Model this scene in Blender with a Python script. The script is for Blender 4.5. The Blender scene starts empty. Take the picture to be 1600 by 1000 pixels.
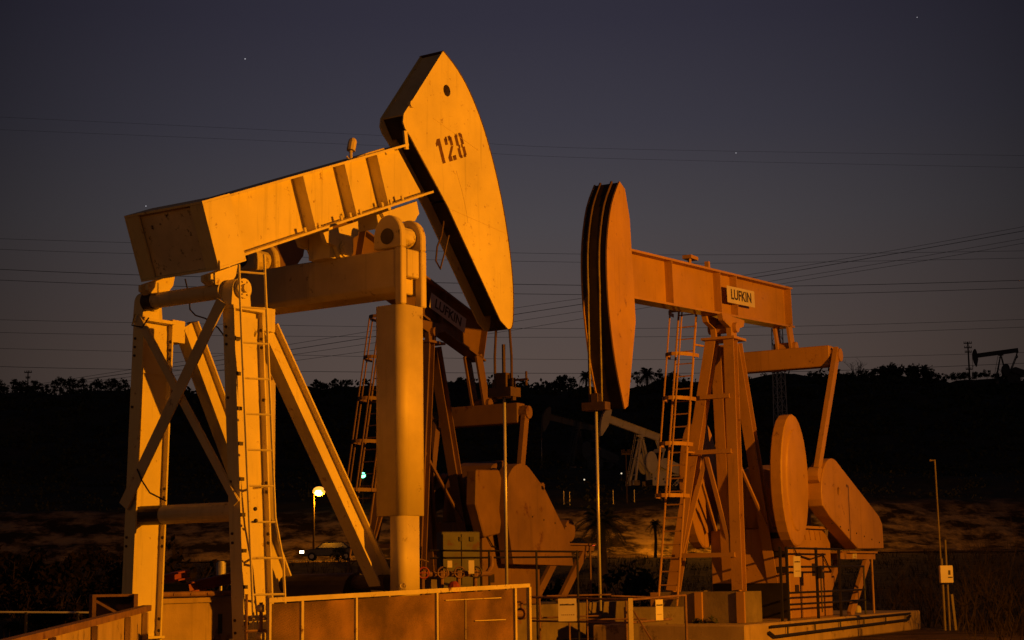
import bpy, math, random
from mathutils import Vector as V, Matrix, geometry
random.seed(7)
rad = math.radians
S = bpy.context.scene
COL = S.collection

# ------------------------------------------------------------------ camera
F_PX, PITCH, ROLL, CAM_H = 2600.0, math.atan(400/2600.0), 0.0143, 1.6
FW = V((0, math.cos(PITCH), math.sin(PITCH)))
UP0 = V((0, -math.sin(PITCH), math.cos(PITCH)))
RT = V((1, 0, 0))*math.cos(ROLL) - UP0*math.sin(ROLL)
UPV = UP0*math.cos(ROLL) + V((1, 0, 0))*math.sin(ROLL)
CPOS = V((0, 0, CAM_H))

def at(px, py, Y):
    """world point at depth Y for a place measured on the photograph (1600 x 1000)"""
    d = FW + RT*((px-800)/F_PX) + UPV*((500-py)/F_PX)
    return CPOS + d*(Y/d.y)

cam = bpy.data.objects.new("camera", bpy.data.cameras.new("camera"))
COL.objects.link(cam)
m = Matrix((RT, UPV, -FW)).transposed().to_4x4()
m.translation = CPOS
cam.matrix_world = m
cam.data.sensor_width = 36
cam.data.lens = 36*F_PX/1600
cam.data.clip_start = 0.1
cam.data.clip_end = 20000
S.camera = cam

# ------------------------------------------------------------------ materials
MATS = {}
def mat(name, col, rough=0.6, metal=0.0, var=0.0, vscale=3.0, rust=0.0, rust_col=(0.10, 0.035, 0.015), rscale=2.5,
        bump=0.0, bscale=30.0, streak=0.0, emit=None, estr=0.0, spec=0.4):
    if name in MATS: return MATS[name]
    M = bpy.data.materials.new(name); M.use_nodes = True
    nt = M.node_tree; N = nt.nodes; L = nt.links
    b = N["Principled BSDF"]
    b.inputs["Roughness"].default_value = rough
    b.inputs["Metallic"].default_value = metal
    b.inputs["Specular IOR Level"].default_value = spec
    b.inputs["Base Color"].default_value = (*col, 1)
    if emit:
        b.inputs["Emission Color"].default_value = (*emit, 1)
        b.inputs["Emission Strength"].default_value = estr
    if var or rust or bump or streak:
        tc = N.new("ShaderNodeTexCoord")
        out = None
        def noise(scale, detail=6, rough_=0.6, vec=None):
            n = N.new("ShaderNodeTexNoise"); n.inputs["Scale"].default_value = scale
            n.inputs["Detail"].default_value = detail; n.inputs["Roughness"].default_value = rough_
            L.new(vec or tc.outputs["Object"], n.inputs["Vector"]); return n.outputs["Fac"]
        def ramp(fac, a, b_):
            r = N.new("ShaderNodeMapRange"); r.inputs["From Min"].default_value = a; r.inputs["From Max"].default_value = b_
            r.clamp = True; L.new(fac, r.inputs["Value"]); return r.outputs["Result"]
        def mix(fac, c1, c2):
            x = N.new("ShaderNodeMix"); x.data_type = 'RGBA'
            L.new(fac, x.inputs["Factor"])
            for s, c in ((6, c1), (7, c2)):
                if isinstance(c, tuple): x.inputs[s].default_value = (*c, 1)
                else: L.new(c, x.inputs[s])
            return x.outputs[2]
        cur = tuple(col)
        if var:
            f = ramp(noise(vscale), 0.3, 0.7)
            cur = mix(f, tuple(c*(1-var) for c in col), tuple(min(1, c*(1+var*0.6)) for c in col))
        if streak:
            mp = N.new("ShaderNodeMapping"); mp.inputs["Scale"].default_value = (7, 7, 0.35)
            L.new(tc.outputs["Object"], mp.inputs["Vector"])
            f = ramp(noise(1.0, 5, 0.65, mp.outputs["Vector"]), 0.56, 0.78)
            mu = N.new("ShaderNodeMath"); mu.operation = 'MULTIPLY'; mu.inputs[1].default_value = streak; L.new(f, mu.inputs[0])
            cur = mix(mu.outputs[0], cur, tuple(c*0.35 for c in col))
        if rust:
            f = ramp(noise(rscale, 9, 0.72), 0.62-0.12*rust, 0.70-0.10*rust)
            cur = mix(f, cur, rust_col)
        if not isinstance(cur, tuple): L.new(cur, b.inputs["Base Color"])
        if bump:
            bn = N.new("ShaderNodeBump"); bn.inputs["Strength"].default_value = bump; bn.inputs["Distance"].default_value = 0.02
            L.new(noise(bscale, 5), bn.inputs["Height"]); L.new(bn.outputs["Normal"], b.inputs["Normal"])
        rr = ramp(noise(vscale*2.3), 0.2, 0.8)
        mr = N.new("ShaderNodeMapRange"); mr.inputs["To Min"].default_value = max(0.05, rough-0.12); mr.inputs["To Max"].default_value = min(1, rough+0.12)
        L.new(rr, mr.inputs["Value"]); L.new(mr.outputs["Result"], b.inputs["Roughness"])
    MATS[name] = M
    return M

PAINT = mat("cream_paint", (0.72, 0.62, 0.26), 0.55, var=0.17, vscale=0.7, rust=0.10, rscale=5.5, rust_col=(0.30, 0.17, 0.06), streak=0.5, bump=0.12, bscale=9)
PANEL = mat("rusty_panel_paint", (0.72, 0.60, 0.32), 0.6, var=0.25, vscale=1.4, rust=0.42, rscale=7.5, rust_col=(0.03, 0.012, 0.006), bump=0.15)
PITM = mat("pitman_paint", (0.64, 0.53, 0.24), 0.55, var=0.18, vscale=1.2, rust=0.06, streak=0.4)
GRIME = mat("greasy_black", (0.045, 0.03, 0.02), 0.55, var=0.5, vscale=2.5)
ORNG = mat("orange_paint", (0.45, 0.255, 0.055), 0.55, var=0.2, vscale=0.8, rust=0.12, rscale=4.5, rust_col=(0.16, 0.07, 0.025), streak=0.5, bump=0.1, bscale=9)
ORNB = mat("shaded_orange_paint", (0.21, 0.12, 0.05), 0.6, var=0.3, vscale=0.8, rust=0.2, rscale=1.8, streak=0.5)  # darker copy of the orange paint; the rear unit's shade is in it
GREYP = mat("grey_green_paint", (0.10, 0.095, 0.08), 0.6, var=0.2, vscale=1.5, rust=0.3)
WHITP = mat("pale_paint", (0.55, 0.52, 0.47), 0.5, var=0.15, vscale=1.0)
DARKP = mat("black_paint", (0.02, 0.017, 0.014), 0.5, var=0.3, vscale=3)
NUMB = mat("stencil_paint", (0.13, 0.055, 0.012), 0.7, var=0.3, vscale=9)
STEEL = mat("bare_steel", (0.55, 0.53, 0.50), 0.28, metal=1.0, var=0.1)
MASTM = mat("weathered_galvanised", (0.16, 0.13, 0.10), 0.6, metal=0.2, var=0.3)
RODM = mat("polished_rod_steel", (0.62, 0.60, 0.56), 0.35, metal=0.25, var=0.1)
CABLE = mat("oily_cable", (0.10, 0.06, 0.035), 0.5, var=0.3, vscale=5)
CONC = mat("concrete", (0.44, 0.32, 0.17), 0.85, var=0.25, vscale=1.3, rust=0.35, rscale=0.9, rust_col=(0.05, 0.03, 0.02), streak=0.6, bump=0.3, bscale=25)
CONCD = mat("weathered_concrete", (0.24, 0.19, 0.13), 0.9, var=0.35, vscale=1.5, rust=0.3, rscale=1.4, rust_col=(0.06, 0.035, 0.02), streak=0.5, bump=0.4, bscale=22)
FENCEP = mat("fence_paint", (0.62, 0.52, 0.26), 0.55, var=0.2, vscale=2.0, rust=0.3, rscale=4)
RUSTY = mat("rusty_pipe", (0.22, 0.12, 0.07), 0.7, var=0.4, vscale=4, rust=0.4)
REDB = mat("red_primer", (0.30, 0.05, 0.02), 0.6, var=0.3, vscale=2)
SIGNW = mat("sign_board", (0.62, 0.56, 0.50), 0.5, var=0.1, vscale=3)
INK = mat("sign_ink", (0.05, 0.04, 0.035), 0.6)
INKG = mat("faded_ink", (0.30, 0.24, 0.19), 0.6)
TANK = mat("tank_metal", (0.55, 0.52, 0.46), 0.4, metal=0.4, var=0.2)
WIRE = mat("wire", (0.012, 0.012, 0.013), 0.6)
WOOD = mat("pole_wood", (0.05, 0.035, 0.025), 0.9, var=0.3)
GALV = mat("galvanised", (0.42, 0.40, 0.36), 0.45, metal=0.5, var=0.2)
LEAF = mat("dark_leaves", (0.05, 0.055, 0.026), 0.8, var=0.5, vscale=0.6, spec=0.15)
LEAFD = mat("dry_leaves", (0.034, 0.024, 0.012), 0.85, var=0.5, vscale=1.2, spec=0.15)
PALMM = mat("palm_leaves", (0.05, 0.055, 0.025), 0.7, var=0.4)
BARK = mat("bark", (0.07, 0.05, 0.035), 0.9, var=0.4, vscale=5)
TWIG = mat("twig", (0.055, 0.038, 0.024), 0.9, var=0.3, vscale=4)
CARP = mat("car_paint", (0.05, 0.045, 0.05), 0.3, spec=0.6, var=0.1)
GLASS = mat("dark_glass", (0.01, 0.01, 0.012), 0.08, spec=0.8)
TYRE = mat("tyre", (0.015, 0.015, 0.015), 0.9)
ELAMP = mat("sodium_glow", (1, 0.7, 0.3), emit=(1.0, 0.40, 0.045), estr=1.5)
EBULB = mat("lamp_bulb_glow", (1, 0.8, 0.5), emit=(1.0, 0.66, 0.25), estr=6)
EHEAD = mat("headlight_glow", (1, 0.9, 0.7), emit=(1.0, 0.72, 0.36), estr=14)
ETAIL = mat("taillight_glow", (1, 0.1, 0.05), emit=(1.0, 0.06, 0.03), estr=5)
EGREEN = mat("green_glow", (0.2, 1, 0.5), emit=(0.15, 1.0, 0.45), estr=6)
EWHITE = mat("white_glow", (1, 1, 0.9), emit=(1.0, 0.85, 0.6), estr=0.8)
ESTAR = mat("star_glow", (1, 1, 1), emit=(0.9, 0.9, 1.0), estr=0.5)

def mesh_screen_mat():
    M = bpy.data.materials.new("expanded_metal_screen"); M.use_nodes = True
    nt = M.node_tree; N = nt.nodes; L = nt.links; b = N["Principled BSDF"]; out = N["Material Output"]
    tc = N.new("ShaderNodeTexCoord")
    n1 = N.new("ShaderNodeTexNoise"); n1.inputs["Scale"].default_value = 1.1; n1.inputs["Detail"].default_value = 6
    n2 = N.new("ShaderNodeTexNoise"); n2.inputs["Scale"].default_value = 38; n2.inputs["Detail"].default_value = 3
    for n in (n1, n2): L.new(tc.outputs["Object"], n.inputs["Vector"])
    r = N.new("ShaderNodeValToRGB"); e = r.color_ramp.elements
    e[0].position, e[0].color = 0.36, (0.085, 0.04, 0.015, 1); e[1].position, e[1].color = 0.68, (0.34, 0.18, 0.065, 1)
    L.new(n1.outputs["Fac"], r.inputs["Fac"]); L.new(r.outputs["Color"], b.inputs["Base Color"])
    b.inputs["Roughness"].default_value = 0.7
    w = N.new("ShaderNodeTexWave"); w.bands_direction = 'DIAGONAL'; w.inputs["Scale"].default_value = 16; w.inputs["Distortion"].default_value = 1.5
    L.new(tc.outputs["Object"], w.inputs["Vector"])
    mx = N.new("ShaderNodeMath"); mx.operation = 'MULTIPLY'; L.new(w.outputs["Fac"], mx.inputs[0]); L.new(n2.outputs["Fac"], mx.inputs[1])
    mr = N.new("ShaderNodeMapRange"); mr.inputs["From Min"].default_value = 0.15; mr.inputs["From Max"].default_value = 0.35
    mr.inputs["To Min"].default_value = 0.65; mr.inputs["To Max"].default_value = 1.0
    L.new(mx.outputs[0], mr.inputs["Value"])
    t = N.new("ShaderNodeBsdfTransparent"); ms = N.new("ShaderNodeMixShader")
    L.new(mr.outputs["Result"], ms.inputs[0]); L.new(t.outputs[0], ms.inputs[1]); L.new(b.outputs[0], ms.inputs[2])
    L.new(ms.outputs[0], out.inputs["Surface"])
    return M
SCREEN = mesh_screen_mat()

def ground_mat():
    M = bpy.data.materials.new("dry_soil"); M.use_nodes = True
    nt = M.node_tree; N = nt.nodes; L = nt.links; b = N["Principled BSDF"]
    b.inputs["Roughness"].default_value = 0.95; b.inputs["Specular IOR Level"].default_value = 0.1
    g = N.new("ShaderNodeNewGeometry")
    def noise(s, d=8):
        n = N.new("ShaderNodeTexNoise"); n.inputs["Scale"].default_value = s; n.inputs["Detail"].default_value = d; n.inputs["Roughness"].default_value = 0.65
        L.new(g.outputs["Position"], n.inputs["Vector"]); return n.outputs["Fac"]
    r = N.new("ShaderNodeValToRGB"); e = r.color_ramp.elements
    e[0].position, e[0].color = 0.38, (0.055, 0.038, 0.022, 1); e[1].position, e[1].color = 0.66, (0.15, 0.10, 0.055, 1)
    L.new(noise(0.9), r.inputs["Fac"])
    # vegetation cover: nearly everything beyond the road except the raw cut bank
    sx = N.new("ShaderNodeSeparateXYZ"); L.new(g.outputs["Position"], sx.inputs[0])
    n1 = noise(0.16); 
    mad = N.new("ShaderNodeMath"); mad.operation = 'MULTIPLY_ADD'; mad.inputs[1].default_value = 16; L.new(n1, mad.inputs[0]); L.new(sx.outputs["Y"], mad.inputs[2])
    a = N.new("ShaderNodeMapRange"); a.inputs["From Min"].default_value = 178; a.inputs["From Max"].default_value = 186; L.new(mad.outputs[0], a.inputs["Value"])
    v = N.new("ShaderNodeValToRGB"); e = v.color_ramp.elements
    e[0].position, e[0].color = 0.35, (0.04, 0.042, 0.022, 1); e[1].position, e[1].color = 0.7, (0.10, 0.08, 0.045, 1)
    L.new(noise(0.12), v.inputs["Fac"])
    mx = N.new("ShaderNodeMix"); mx.data_type = 'RGBA'; L.new(a.outputs["Result"], mx.inputs["Factor"])
    L.new(r.outputs["Color"], mx.inputs[6]); L.new(v.outputs["Color"], mx.inputs[7])
    # pale raw soil of the cut bank
    bk = N.new("ShaderNodeMapRange"); bk.inputs["From Min"].default_value = 153; bk.inputs["From Max"].default_value = 158; L.new(sx.outputs["Y"], bk.inputs["Value"])
    iv = N.new("ShaderNodeMath"); iv.operation = 'SUBTRACT'; iv.inputs[0].default_value = 1; L.new(a.outputs["Result"], iv.inputs[1])
    m2 = N.new("ShaderNodeMath"); m2.operation = 'MULTIPLY'; L.new(bk.outputs["Result"], m2.inputs[0]); L.new(iv.outputs[0], m2.inputs[1])
    pr = N.new("ShaderNodeValToRGB"); e = pr.color_ramp.elements
    e[0].position, e[0].color = 0.44, (0.03, 0.022, 0.012, 1); e[1].position, e[1].color = 0.60, (0.36, 0.27, 0.15, 1)
    L.new(noise(0.35), pr.inputs["Fac"])
    mx2 = N.new("ShaderNodeMix"); mx2.data_type = 'RGBA'; L.new(m2.outputs[0], mx2.inputs["Factor"])
    L.new(mx.outputs[2], mx2.inputs[6]); L.new(pr.outputs["Color"], mx2.inputs[7])
    L.new(mx2.outputs[2], b.inputs["Base Color"])
    bp = N.new("ShaderNodeBump"); bp.inputs["Strength"].default_value = 0.7; bp.inputs["Distance"].default_value = 0.25
    L.new(noise(1.6), bp.inputs["Height"]); L.new(bp.outputs["Normal"], b.inputs["Normal"])
    return M
SOIL = ground_mat()
ASPH = mat("asphalt", (0.05, 0.047, 0.044), 0.8, var=0.2, vscale=0.5)
STREAKW = mat("pale_streak_paint", (0.6, 0.58, 0.52), 0.4, var=0.4, vscale=0.5)

# ------------------------------------------------------------------ mesh builder
class MB:
    def __init__(s): s.v, s.f, s.p = [], [], []
    def add(s, vs, fs):
        k = len(s.v); kf = len(s.f); s.v += [tuple(x) for x in vs]; s.f += [tuple(i+k for i in f) for f in fs]; s.p.append((k, len(s.v), kf, len(s.f))); return s
    def hexa(s, c):   # 8 corners: bottom ring 0-3, top ring 4-7
        return s.add(c, [(0,3,2,1),(4,5,6,7),(0,1,5,4),(1,2,6,5),(2,3,7,6),(3,0,4,7)])
    def box(s, x0, x1, y0, y1, z0, z1):
        return s.hexa([(x0,y0,z0),(x1,y0,z0),(x1,y1,z0),(x0,y1,z0),(x0,y0,z1),(x1,y0,z1),(x1,y1,z1),(x0,y1,z1)])
    @staticmethod
    def axes(p, q, ref):
        w = (q-p).normalized(); a = ref - w*ref.dot(w)
        if a.length < 1e-5: a = V((0,1,0)) - w*w.y
        a.normalize(); return a, w.cross(a)
    def bar(s, p, q, wa, wb, ref=(1,0,0), wa2=None, wb2=None, oa=0, ob=0):
        p, q = V(p), V(q); a, b = s.axes(p, q, V(ref))
        wa2 = wa if wa2 is None else wa2; wb2 = wb if wb2 is None else wb2
        c = []
        for o, A, B in ((p, wa, wb), (q, wa2, wb2)):
            o = o + a*oa + b*ob
            c += [o-a*A/2-b*B/2, o+a*A/2-b*B/2, o+a*A/2+b*B/2, o-a*A/2+b*B/2]
        return s.hexa(c)
    def hsec(s, p, q, depth, fw, ref=(1,0,0), t=0.035):
        """H-section: flanges at +-depth/2 along ref, web between"""
        s.bar(p, q, t, fw, ref, oa=depth/2-t/2); s.bar(p, q, t, fw, ref, oa=-(depth/2-t/2))
        s.bar(p, q, depth-2*t-0.004, t, ref); return s
    def tube(s, pts, r, n=8, caps=True, r2=None):
        pts = [V(p) for p in pts]; rings = []; m = len(pts)
        ref = V((0.13, 0.31, 0.94))
        for i, p in enumerate(pts):
            d = (pts[min(i+1, m-1)]-pts[max(i-1, 0)]).normalized()
            a = ref-d*ref.dot(d)
            if a.length < 0.1: a = V((1,0,0))-d*d.x
            a.normalize(); b = d.cross(a); ref = a
            rr = r if r2 is None else r+(r2-r)*i/(m-1)
            rings.append([p+(a*math.cos(k*2*math.pi/n)+b*math.sin(k*2*math.pi/n))*rr for k in range(n)])
        vs = [x for ring in rings for x in ring]; fs = []
        for i in range(m-1):
            for k in range(n):
                fs.append((i*n+k, i*n+(k+1)%n, (i+1)*n+(k+1)%n, (i+1)*n+k))
        if caps: fs += [tuple(range(n))[::-1], tuple((m-1)*n+k for k in range(n))]
        return s.add(vs, fs)
    def prism(s, poly, y0, y1, holes=()):
        """polygon in x-z, extruded along y"""
        if not holes:
            n = len(poly); vs = [(x, y0, z) for x, z in poly]+[(x, y1, z) for x, z in poly]
            return s.add(vs, [tuple(range(n)), tuple(range(n, 2*n))[::-1]]+[(i, i+n, (i+1)%n+n, (i+1)%n) for i in range(n)])
        loops = [poly]+list(holes); flat = [p for l in loops for p in l]; n = len(flat)
        tri = geometry.tessellate_polygon([[V((x, z, 0)) for x, z in l] for l in loops])
        vs = [(x, y0, z) for x, z in flat]+[(x, y1, z) for x, z in flat]
        fs = [tuple(t) for t in tri]+[tuple(i+n for i in t)[::-1] for t in tri]; k = 0
        for l in loops:
            c = len(l)
            fs += [(k+i, k+i+n, k+(i+1)%c+n, k+(i+1)%c) for i in range(c)]; k += c
        return s.add(vs, fs)
    def xprism(s, poly, x0, x1):
        n = len(poly); vs = [(x0, y, z) for y, z in poly]+[(x1, y, z) for y, z in poly]
        return s.add(vs, [tuple(range(n)), tuple(range(n, 2*n))[::-1]]+[(i, i+n, (i+1)%n+n, (i+1)%n) for i in range(n)])
    def sphere(s, c, r, n=8, sz=1.0):
        c = V(c); vs = [c+V((0, 0, -r*sz))]; fs = []
        for i in range(1, n//2+1):
            a = math.pi*i/(n//2+1)-math.pi/2
            vs += [c+V((r*math.cos(a)*math.cos(k*2*math.pi/n), r*math.cos(a)*math.sin(k*2*math.pi/n), r*sz*math.sin(a))) for k in range(n)]
        vs.append(c+V((0, 0, r*sz))); h = n//2
        for k in range(n):
            fs.append((0, 1+(k+1)%n, 1+k)); fs.append((len(vs)-1, 1+(h-1)*n+k, 1+(h-1)*n+(k+1)%n))
            for i in range(h-1): fs.append((1+i*n+k, 1+i*n+(k+1)%n, 1+(i+1)*n+(k+1)%n, 1+(i+1)*n+k))
        return s.add(vs, fs)
    def build(s, name, m, parent=None, label=None, smooth=False, loc=None, bevel=0):
        me = bpy.data.meshes.new(name); me.from_pydata(s.v, [], s.f); me.validate(); me.update()
        import bmesh
        bm = bmesh.new(); bm.from_mesh(me); bmesh.ops.recalc_face_normals(bm, faces=bm.faces); bm.to_mesh(me); bm.free()
        if smooth:
            for p in me.polygons: p.use_smooth = True
        o = bpy.data.objects.new(name, me); COL.objects.link(o); me.materials.append(m)
        if parent is not None: o.parent = parent
        if loc is not None: o.location = loc
        if label: o["label"] = label
        if bevel:
            b = o.modifiers.new("bevel", 'BEVEL'); b.width = bevel; b.segments = 1; b.limit_method = 'ANGLE'
        return o

def each(mb, name, m, parent=None, **kw):
    """build every loose piece of a builder as an object of its own"""
    bb = []
    for a, c, fa, fc in mb.p:
        P = mb.v[a:c]; bb.append(([min(p[i] for p in P)-0.012 for i in range(3)], [max(p[i] for p in P)+0.012 for i in range(3)]))
    g = list(range(len(bb)))
    def find(i):
        while g[i] != i: i = g[i]
        return i
    for i in range(len(bb)):
        for j in range(i):
            if all(bb[i][0][k] <= bb[j][1][k] and bb[j][0][k] <= bb[i][1][k] for k in range(3)): g[find(i)] = find(j)
    out = {}
    for i, (a, c, fa, fc) in enumerate(mb.p):
        o = out.setdefault(find(i), MB()); o.add(mb.v[a:c], [tuple(q-a for q in f) for f in mb.f[fa:fc]])
    return [o.build(name, m, parent, **kw) for o in out.values()]

def tag(o, label=None, cat=None, group=None, kind=None):
    if cat and not kind: kind = "thing"
    for k, x in (("label", label), ("category", cat), ("group", group), ("kind", kind)):
        if x: o[k] = x
    return o
def empty(name, loc=(0,0,0), rz=0.0, label=None, cat=None, group=None):
    o = bpy.data.objects.new(name, None); COL.objects.link(o); o.location = loc; o.rotation_euler = (0, 0, rz)
    o.empty_display_size = 0.3
    return tag(o, label, cat, group)
def copy_thing(o, loc, rz=0, label=None, group=None, scale=1.0):
    r = o.copy(); COL.objects.link(r); r.location = loc; r.rotation_euler = (0, 0, rz); r.scale = (scale,)*3
    if label: r["label"] = label
    if group: r["group"] = group
    for ch in list(o.children):
        c = ch.copy(); COL.objects.link(c); c.parent = r
        for g in list(ch.children):
            d = g.copy(); COL.objects.link(d); d.parent = c
    return r
def circ(cx, cz, r, n=20, a0=0.0, a1=360.0, rz=None):
    rz = rz or r; full = abs(a1-a0) >= 359.9; k = n if full else n-1
    return [(cx+r*math.cos(rad(a0+(a1-a0)*i/k)), cz+rz*math.sin(rad(a0+(a1-a0)*i/k))) for i in range(n)]
def text_mesh(body, name, m, parent, size, origin, xdir, updir, extrude=0.004, label=None, sx=1.0):
    c = bpy.data.curves.new(name, 'FONT'); c.body = body; c.size = size; c.extrude = extrude; c.align_x = 'CENTER'; c.align_y = 'CENTER'; c.offset = size*0.02
    t = bpy.data.objects.new(name+"_curve", c); COL.objects.link(t)
    dg = bpy.context.evaluated_depsgraph_get()
    me = bpy.data.meshes.new_from_object(t.evaluated_get(dg)); bpy.data.objects.remove(t); bpy.data.curves.remove(c)
    x = V(xdir).normalized(); u = V(updir); u = (u-x*u.dot(x)).normalized(); w = x.cross(u)
    M4 = Matrix((x*sx, u, w)).transposed().to_4x4(); M4.translation = V(origin); me.transform(M4); me.name = name
    me.materials.clear(); me.materials.append(m)
    o = bpy.data.objects.new(name, me); COL.objects.link(o); o.parent = parent
    if label: o["label"] = label
    return o

# ------------------------------------------------------------------ near pumpjack (number 128)
ON = at(305, 460, 28); ON.z = 0
RZN = math.atan2(0.826, 0.564)
near = empty("pumpjack", ON, RZN, "largest pumpjack, bright yellow cream, with 128 stencilled on its raised horsehead", "pumpjack", "oil pumpjacks")

A21 = rad(21.3); UX, UZ = math.cos(A21), math.sin(A21)
def st(s_, t_): return (s_*UX-t_*UZ, s_*UZ+t_*UX)        # beam coordinates -> local x,z
TB, TT = 6.39, 7.49
b = MB()
fl = 0.36
def beam_block(mb, s0, s1, t0, t1, y0, y1, s0t=None, s1t=None):
    s0t = s0 if s0t is None else s0t; s1t = s1 if s1t is None else s1t
    mb.prism([st(s0, t0), st(s1, t0), st(s1t, t1), st(s0t, t1)], y0, y1)
beam_block(b, 2.97, 8.80, TT-0.045, TT, -fl, fl)
beam_block(b, 2.97, 9.26, TB, TB+0.045, -fl, fl)
beam_block(b, 2.97, 9.20, TB+0.047, TT-0.047, -0.09, 0.09, None, 8.75)
for s0 in (5.42, 6.68, 7.72):                                      # web stiffeners
    for sg in (-1, 1):
        y0, y1 = sorted((sg*0.092, sg*(fl-0.015)))
        beam_block(b, s0, s0+0.03, TB+0.047, TT-0.047, y0, y1)
beam = b.build("walking_beam", PAINT, near)
b = MB()                                                            # box section at the tail
beam_block(b, 2.27, 2.965, TT+0.0, TT+0.04, -0.75, 1.12)
beam_block(b, 2.27, 2.965, TB-0.04, TB, -0.75, 1.12)
beam_block(b, 2.27, 2.965, TB+0.002, TT-0.002, -0.75, -0.72)
beam_block(b, 2.27, 2.965, TB+0.002, TT-0.002, 1.09, 1.12)
beam_block(b, 2.275, 2.315, TB+0.004, TT-0.004, -0.717, -0.45)
beam_block(b, 2.275, 2.315, TB+0.004, TT-0.004, 0.80, 1.087)
beam_block(b, 2.925, 2.96, TB+0.004, TT-0.004, -0.717, 1.087)
b.build("tail_box", PAINT, near)
b = MB(); beam_block(b, 2.36, 2.39, TB+0.004, TT-0.004, -0.715, 1.085); b.build("end_plate", PANEL, near, "rust spotted end plate set back in the tail of the beam")
b = MB()                                                            # bolts along lower flange
for s0 in (3.35, 5.2, 5.62, 6.3, 6.58, 6.9, 7.62, 7.9, 8.3):
    for sg in (-0.27,):
        x, z = st(s0, TB+0.045); b.tube([(x, sg, z), (x-0.09*UZ, sg, z+0.09*UX)], 0.035, 6)
each(b, "bolt", PAINT, beam)
# underside brackets
b = MB(); b.prism([(2.9, 7.93), (3.9, 8.32), (3.92, 8.06), (3.76, 7.96), (3.76, 7.68), (3.66, 7.56), (3.5, 7.50), (3.36, 7.56), (3.26, 7.74), (3.0, 7.76)], -0.36, -0.27)
b.prism([(2.9, 7.93), (3.9, 8.32), (3.92, 8.06), (3.76, 7.96), (3.76, 7.68), (3.66, 7.56), (3.5, 7.50), (3.36, 7.56), (3.26, 7.74), (3.0, 7.76)], 0.27, 0.36)
b.tube([(3.52, -0.42, 7.72), (3.52, 0.42, 7.72)], 0.11, 14)
b.tube([(3.52, -0.40, 7.72), (3.52, -0.38, 7.72)], 0.17, 14)
b.box(3.2, 3.8, -0.26, 0.26, 7.52, 8.0)
each(b, "equalizer_bearing", PAINT, near)
b = MB(); b.prism([(4.62, 8.60), (5.72, 9.03), (5.80, 8.80), (5.66, 8.62), (4.80, 8.44)], -0.37, -0.30)
b.prism([(4.62, 8.60), (5.72, 9.03), (5.80, 8.80), (5.66, 8.62), (4.80, 8.44)], 0.30, 0.37)
b.prism([(4.55, 8.56), (4.75, 8.64), (4.75, 8.34), (4.62, 8.30)], -0.29, 0.29)
each(b, "beam_bracket", PAINT, near)
# saddle: brackets under the tail box, shaft, bearing blocks
b = MB()
for y in (-0.66, 0.84):
    b.prism([(-0.30, 6.66), (0.34, 6.92), (0.30, 6.72), (0.16, 6.55), (-0.18, 6.50), (-0.30, 6.56)], y, y+0.06)
    b.prism([(-0.30, 6.66), (0.34, 6.92), (0.30, 6.72), (0.16, 6.55), (-0.18, 6.50), (-0.30, 6.56)], y+0.17, y+0.23)
each(b, "saddle_bracket", PAINT, near)
MB().tube([(0, -0.66, 6.42), (0, 0.98, 6.42)], 0.135, 20).build("pivot_shaft", PITM, near, smooth=False)
MB().tube([(0, 0.98, 6.42), (0, 1.18, 6.42)], 0.16, 20).build("shaft_collar", GRIME, near, "black greasy collar at the far end of the pivot shaft")
for sg in (-1, 1):
    b = MB()
    y = (-0.78, 0, 1.34)[sg+1]
    b.prism(circ(0.18, 6.42, 0.21, 16, 0, 180)+[(-0.05, 6.16), (0.42, 6.16)], y-0.12, y+0.12)
    b.tube([(0.18, y-0.20, 6.45), (0.18, y-0.13, 6.45)], 0.17, 16)
    b.tube([(0.18, y-0.26, 6.45), (0.18, y-0.20, 6.45)], 0.08, 10)
    for k in range(6):
        a = k*math.pi/3; b.tube([(0.18+0.12*math.cos(a), y-0.225, 6.45+0.12*math.sin(a)), (0.18+0.12*math.cos(a), y-0.20, 6.45+0.12*math.sin(a))], 0.02, 6)
    b.box(-0.03, 0.70, y-0.15, y+0.15, 6.10, 6.158)
    b.build("bearing_block", PAINT, near)
# samson post
for sg in (-1, 1):
    y0, y1 = ((-1.12, -0.78), None, (1.56, 1.37))[sg+1]
    MB().hsec((0.36, y0, 0.2), (0.36, y1, 6.10), 0.72, 0.26, (1, 0, 0), 0.035).build("column", PAINT, near)
for sg in (-1, 1):
    y0, y1 = ((-1.08, -0.80), None, (1.50, 1.37))[sg+1]
    b = MB(); b.hsec((4.00+(0.1 if sg > 0 else 0), y0, 1.1), (0.90+(0.25 if sg > 0 else 0), y1, 5.85+(0.3 if sg > 0 else 0)), 0.40, 0.27, (1, 0, 0.3), 0.035)
    b.box(0.70, 1.0, y1-0.12, y1+0.12, 5.80, 6.20)
    b.build("brace_leg", PAINT, near)
MB().bar((-0.12, -0.74, 6.22), (-0.12, 1.52, 2.88), 0.03, 0.225).bar((-0.075, -0.74, 6.22), (-0.075, 1.52, 2.88), 0.055, 0.02, ob=-0.11).build("cross_brace", PITM, near)
MB().bar((-0.05, 1.36, 6.18), (-0.05, -1.06, 2.84), 0.02, 0.13).bar((-0.02, 1.36, 6.18), (-0.02, -1.06, 2.84), 0.035, 0.02, ob=0.06).build("cross_brace", PITM, near)
MB().tube([(0.2, -0.96, 2.72), (0.2, 0.86, 2.72)], 0.165, 18).build("cross_tube", PITM, near)
MB().tube([(0.2, 0.86, 2.72), (0.2, 1.42, 2.72)], 0.168, 18).build("cross_tube", GRIME, near, "grimy far end of the lower cross tube")
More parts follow.
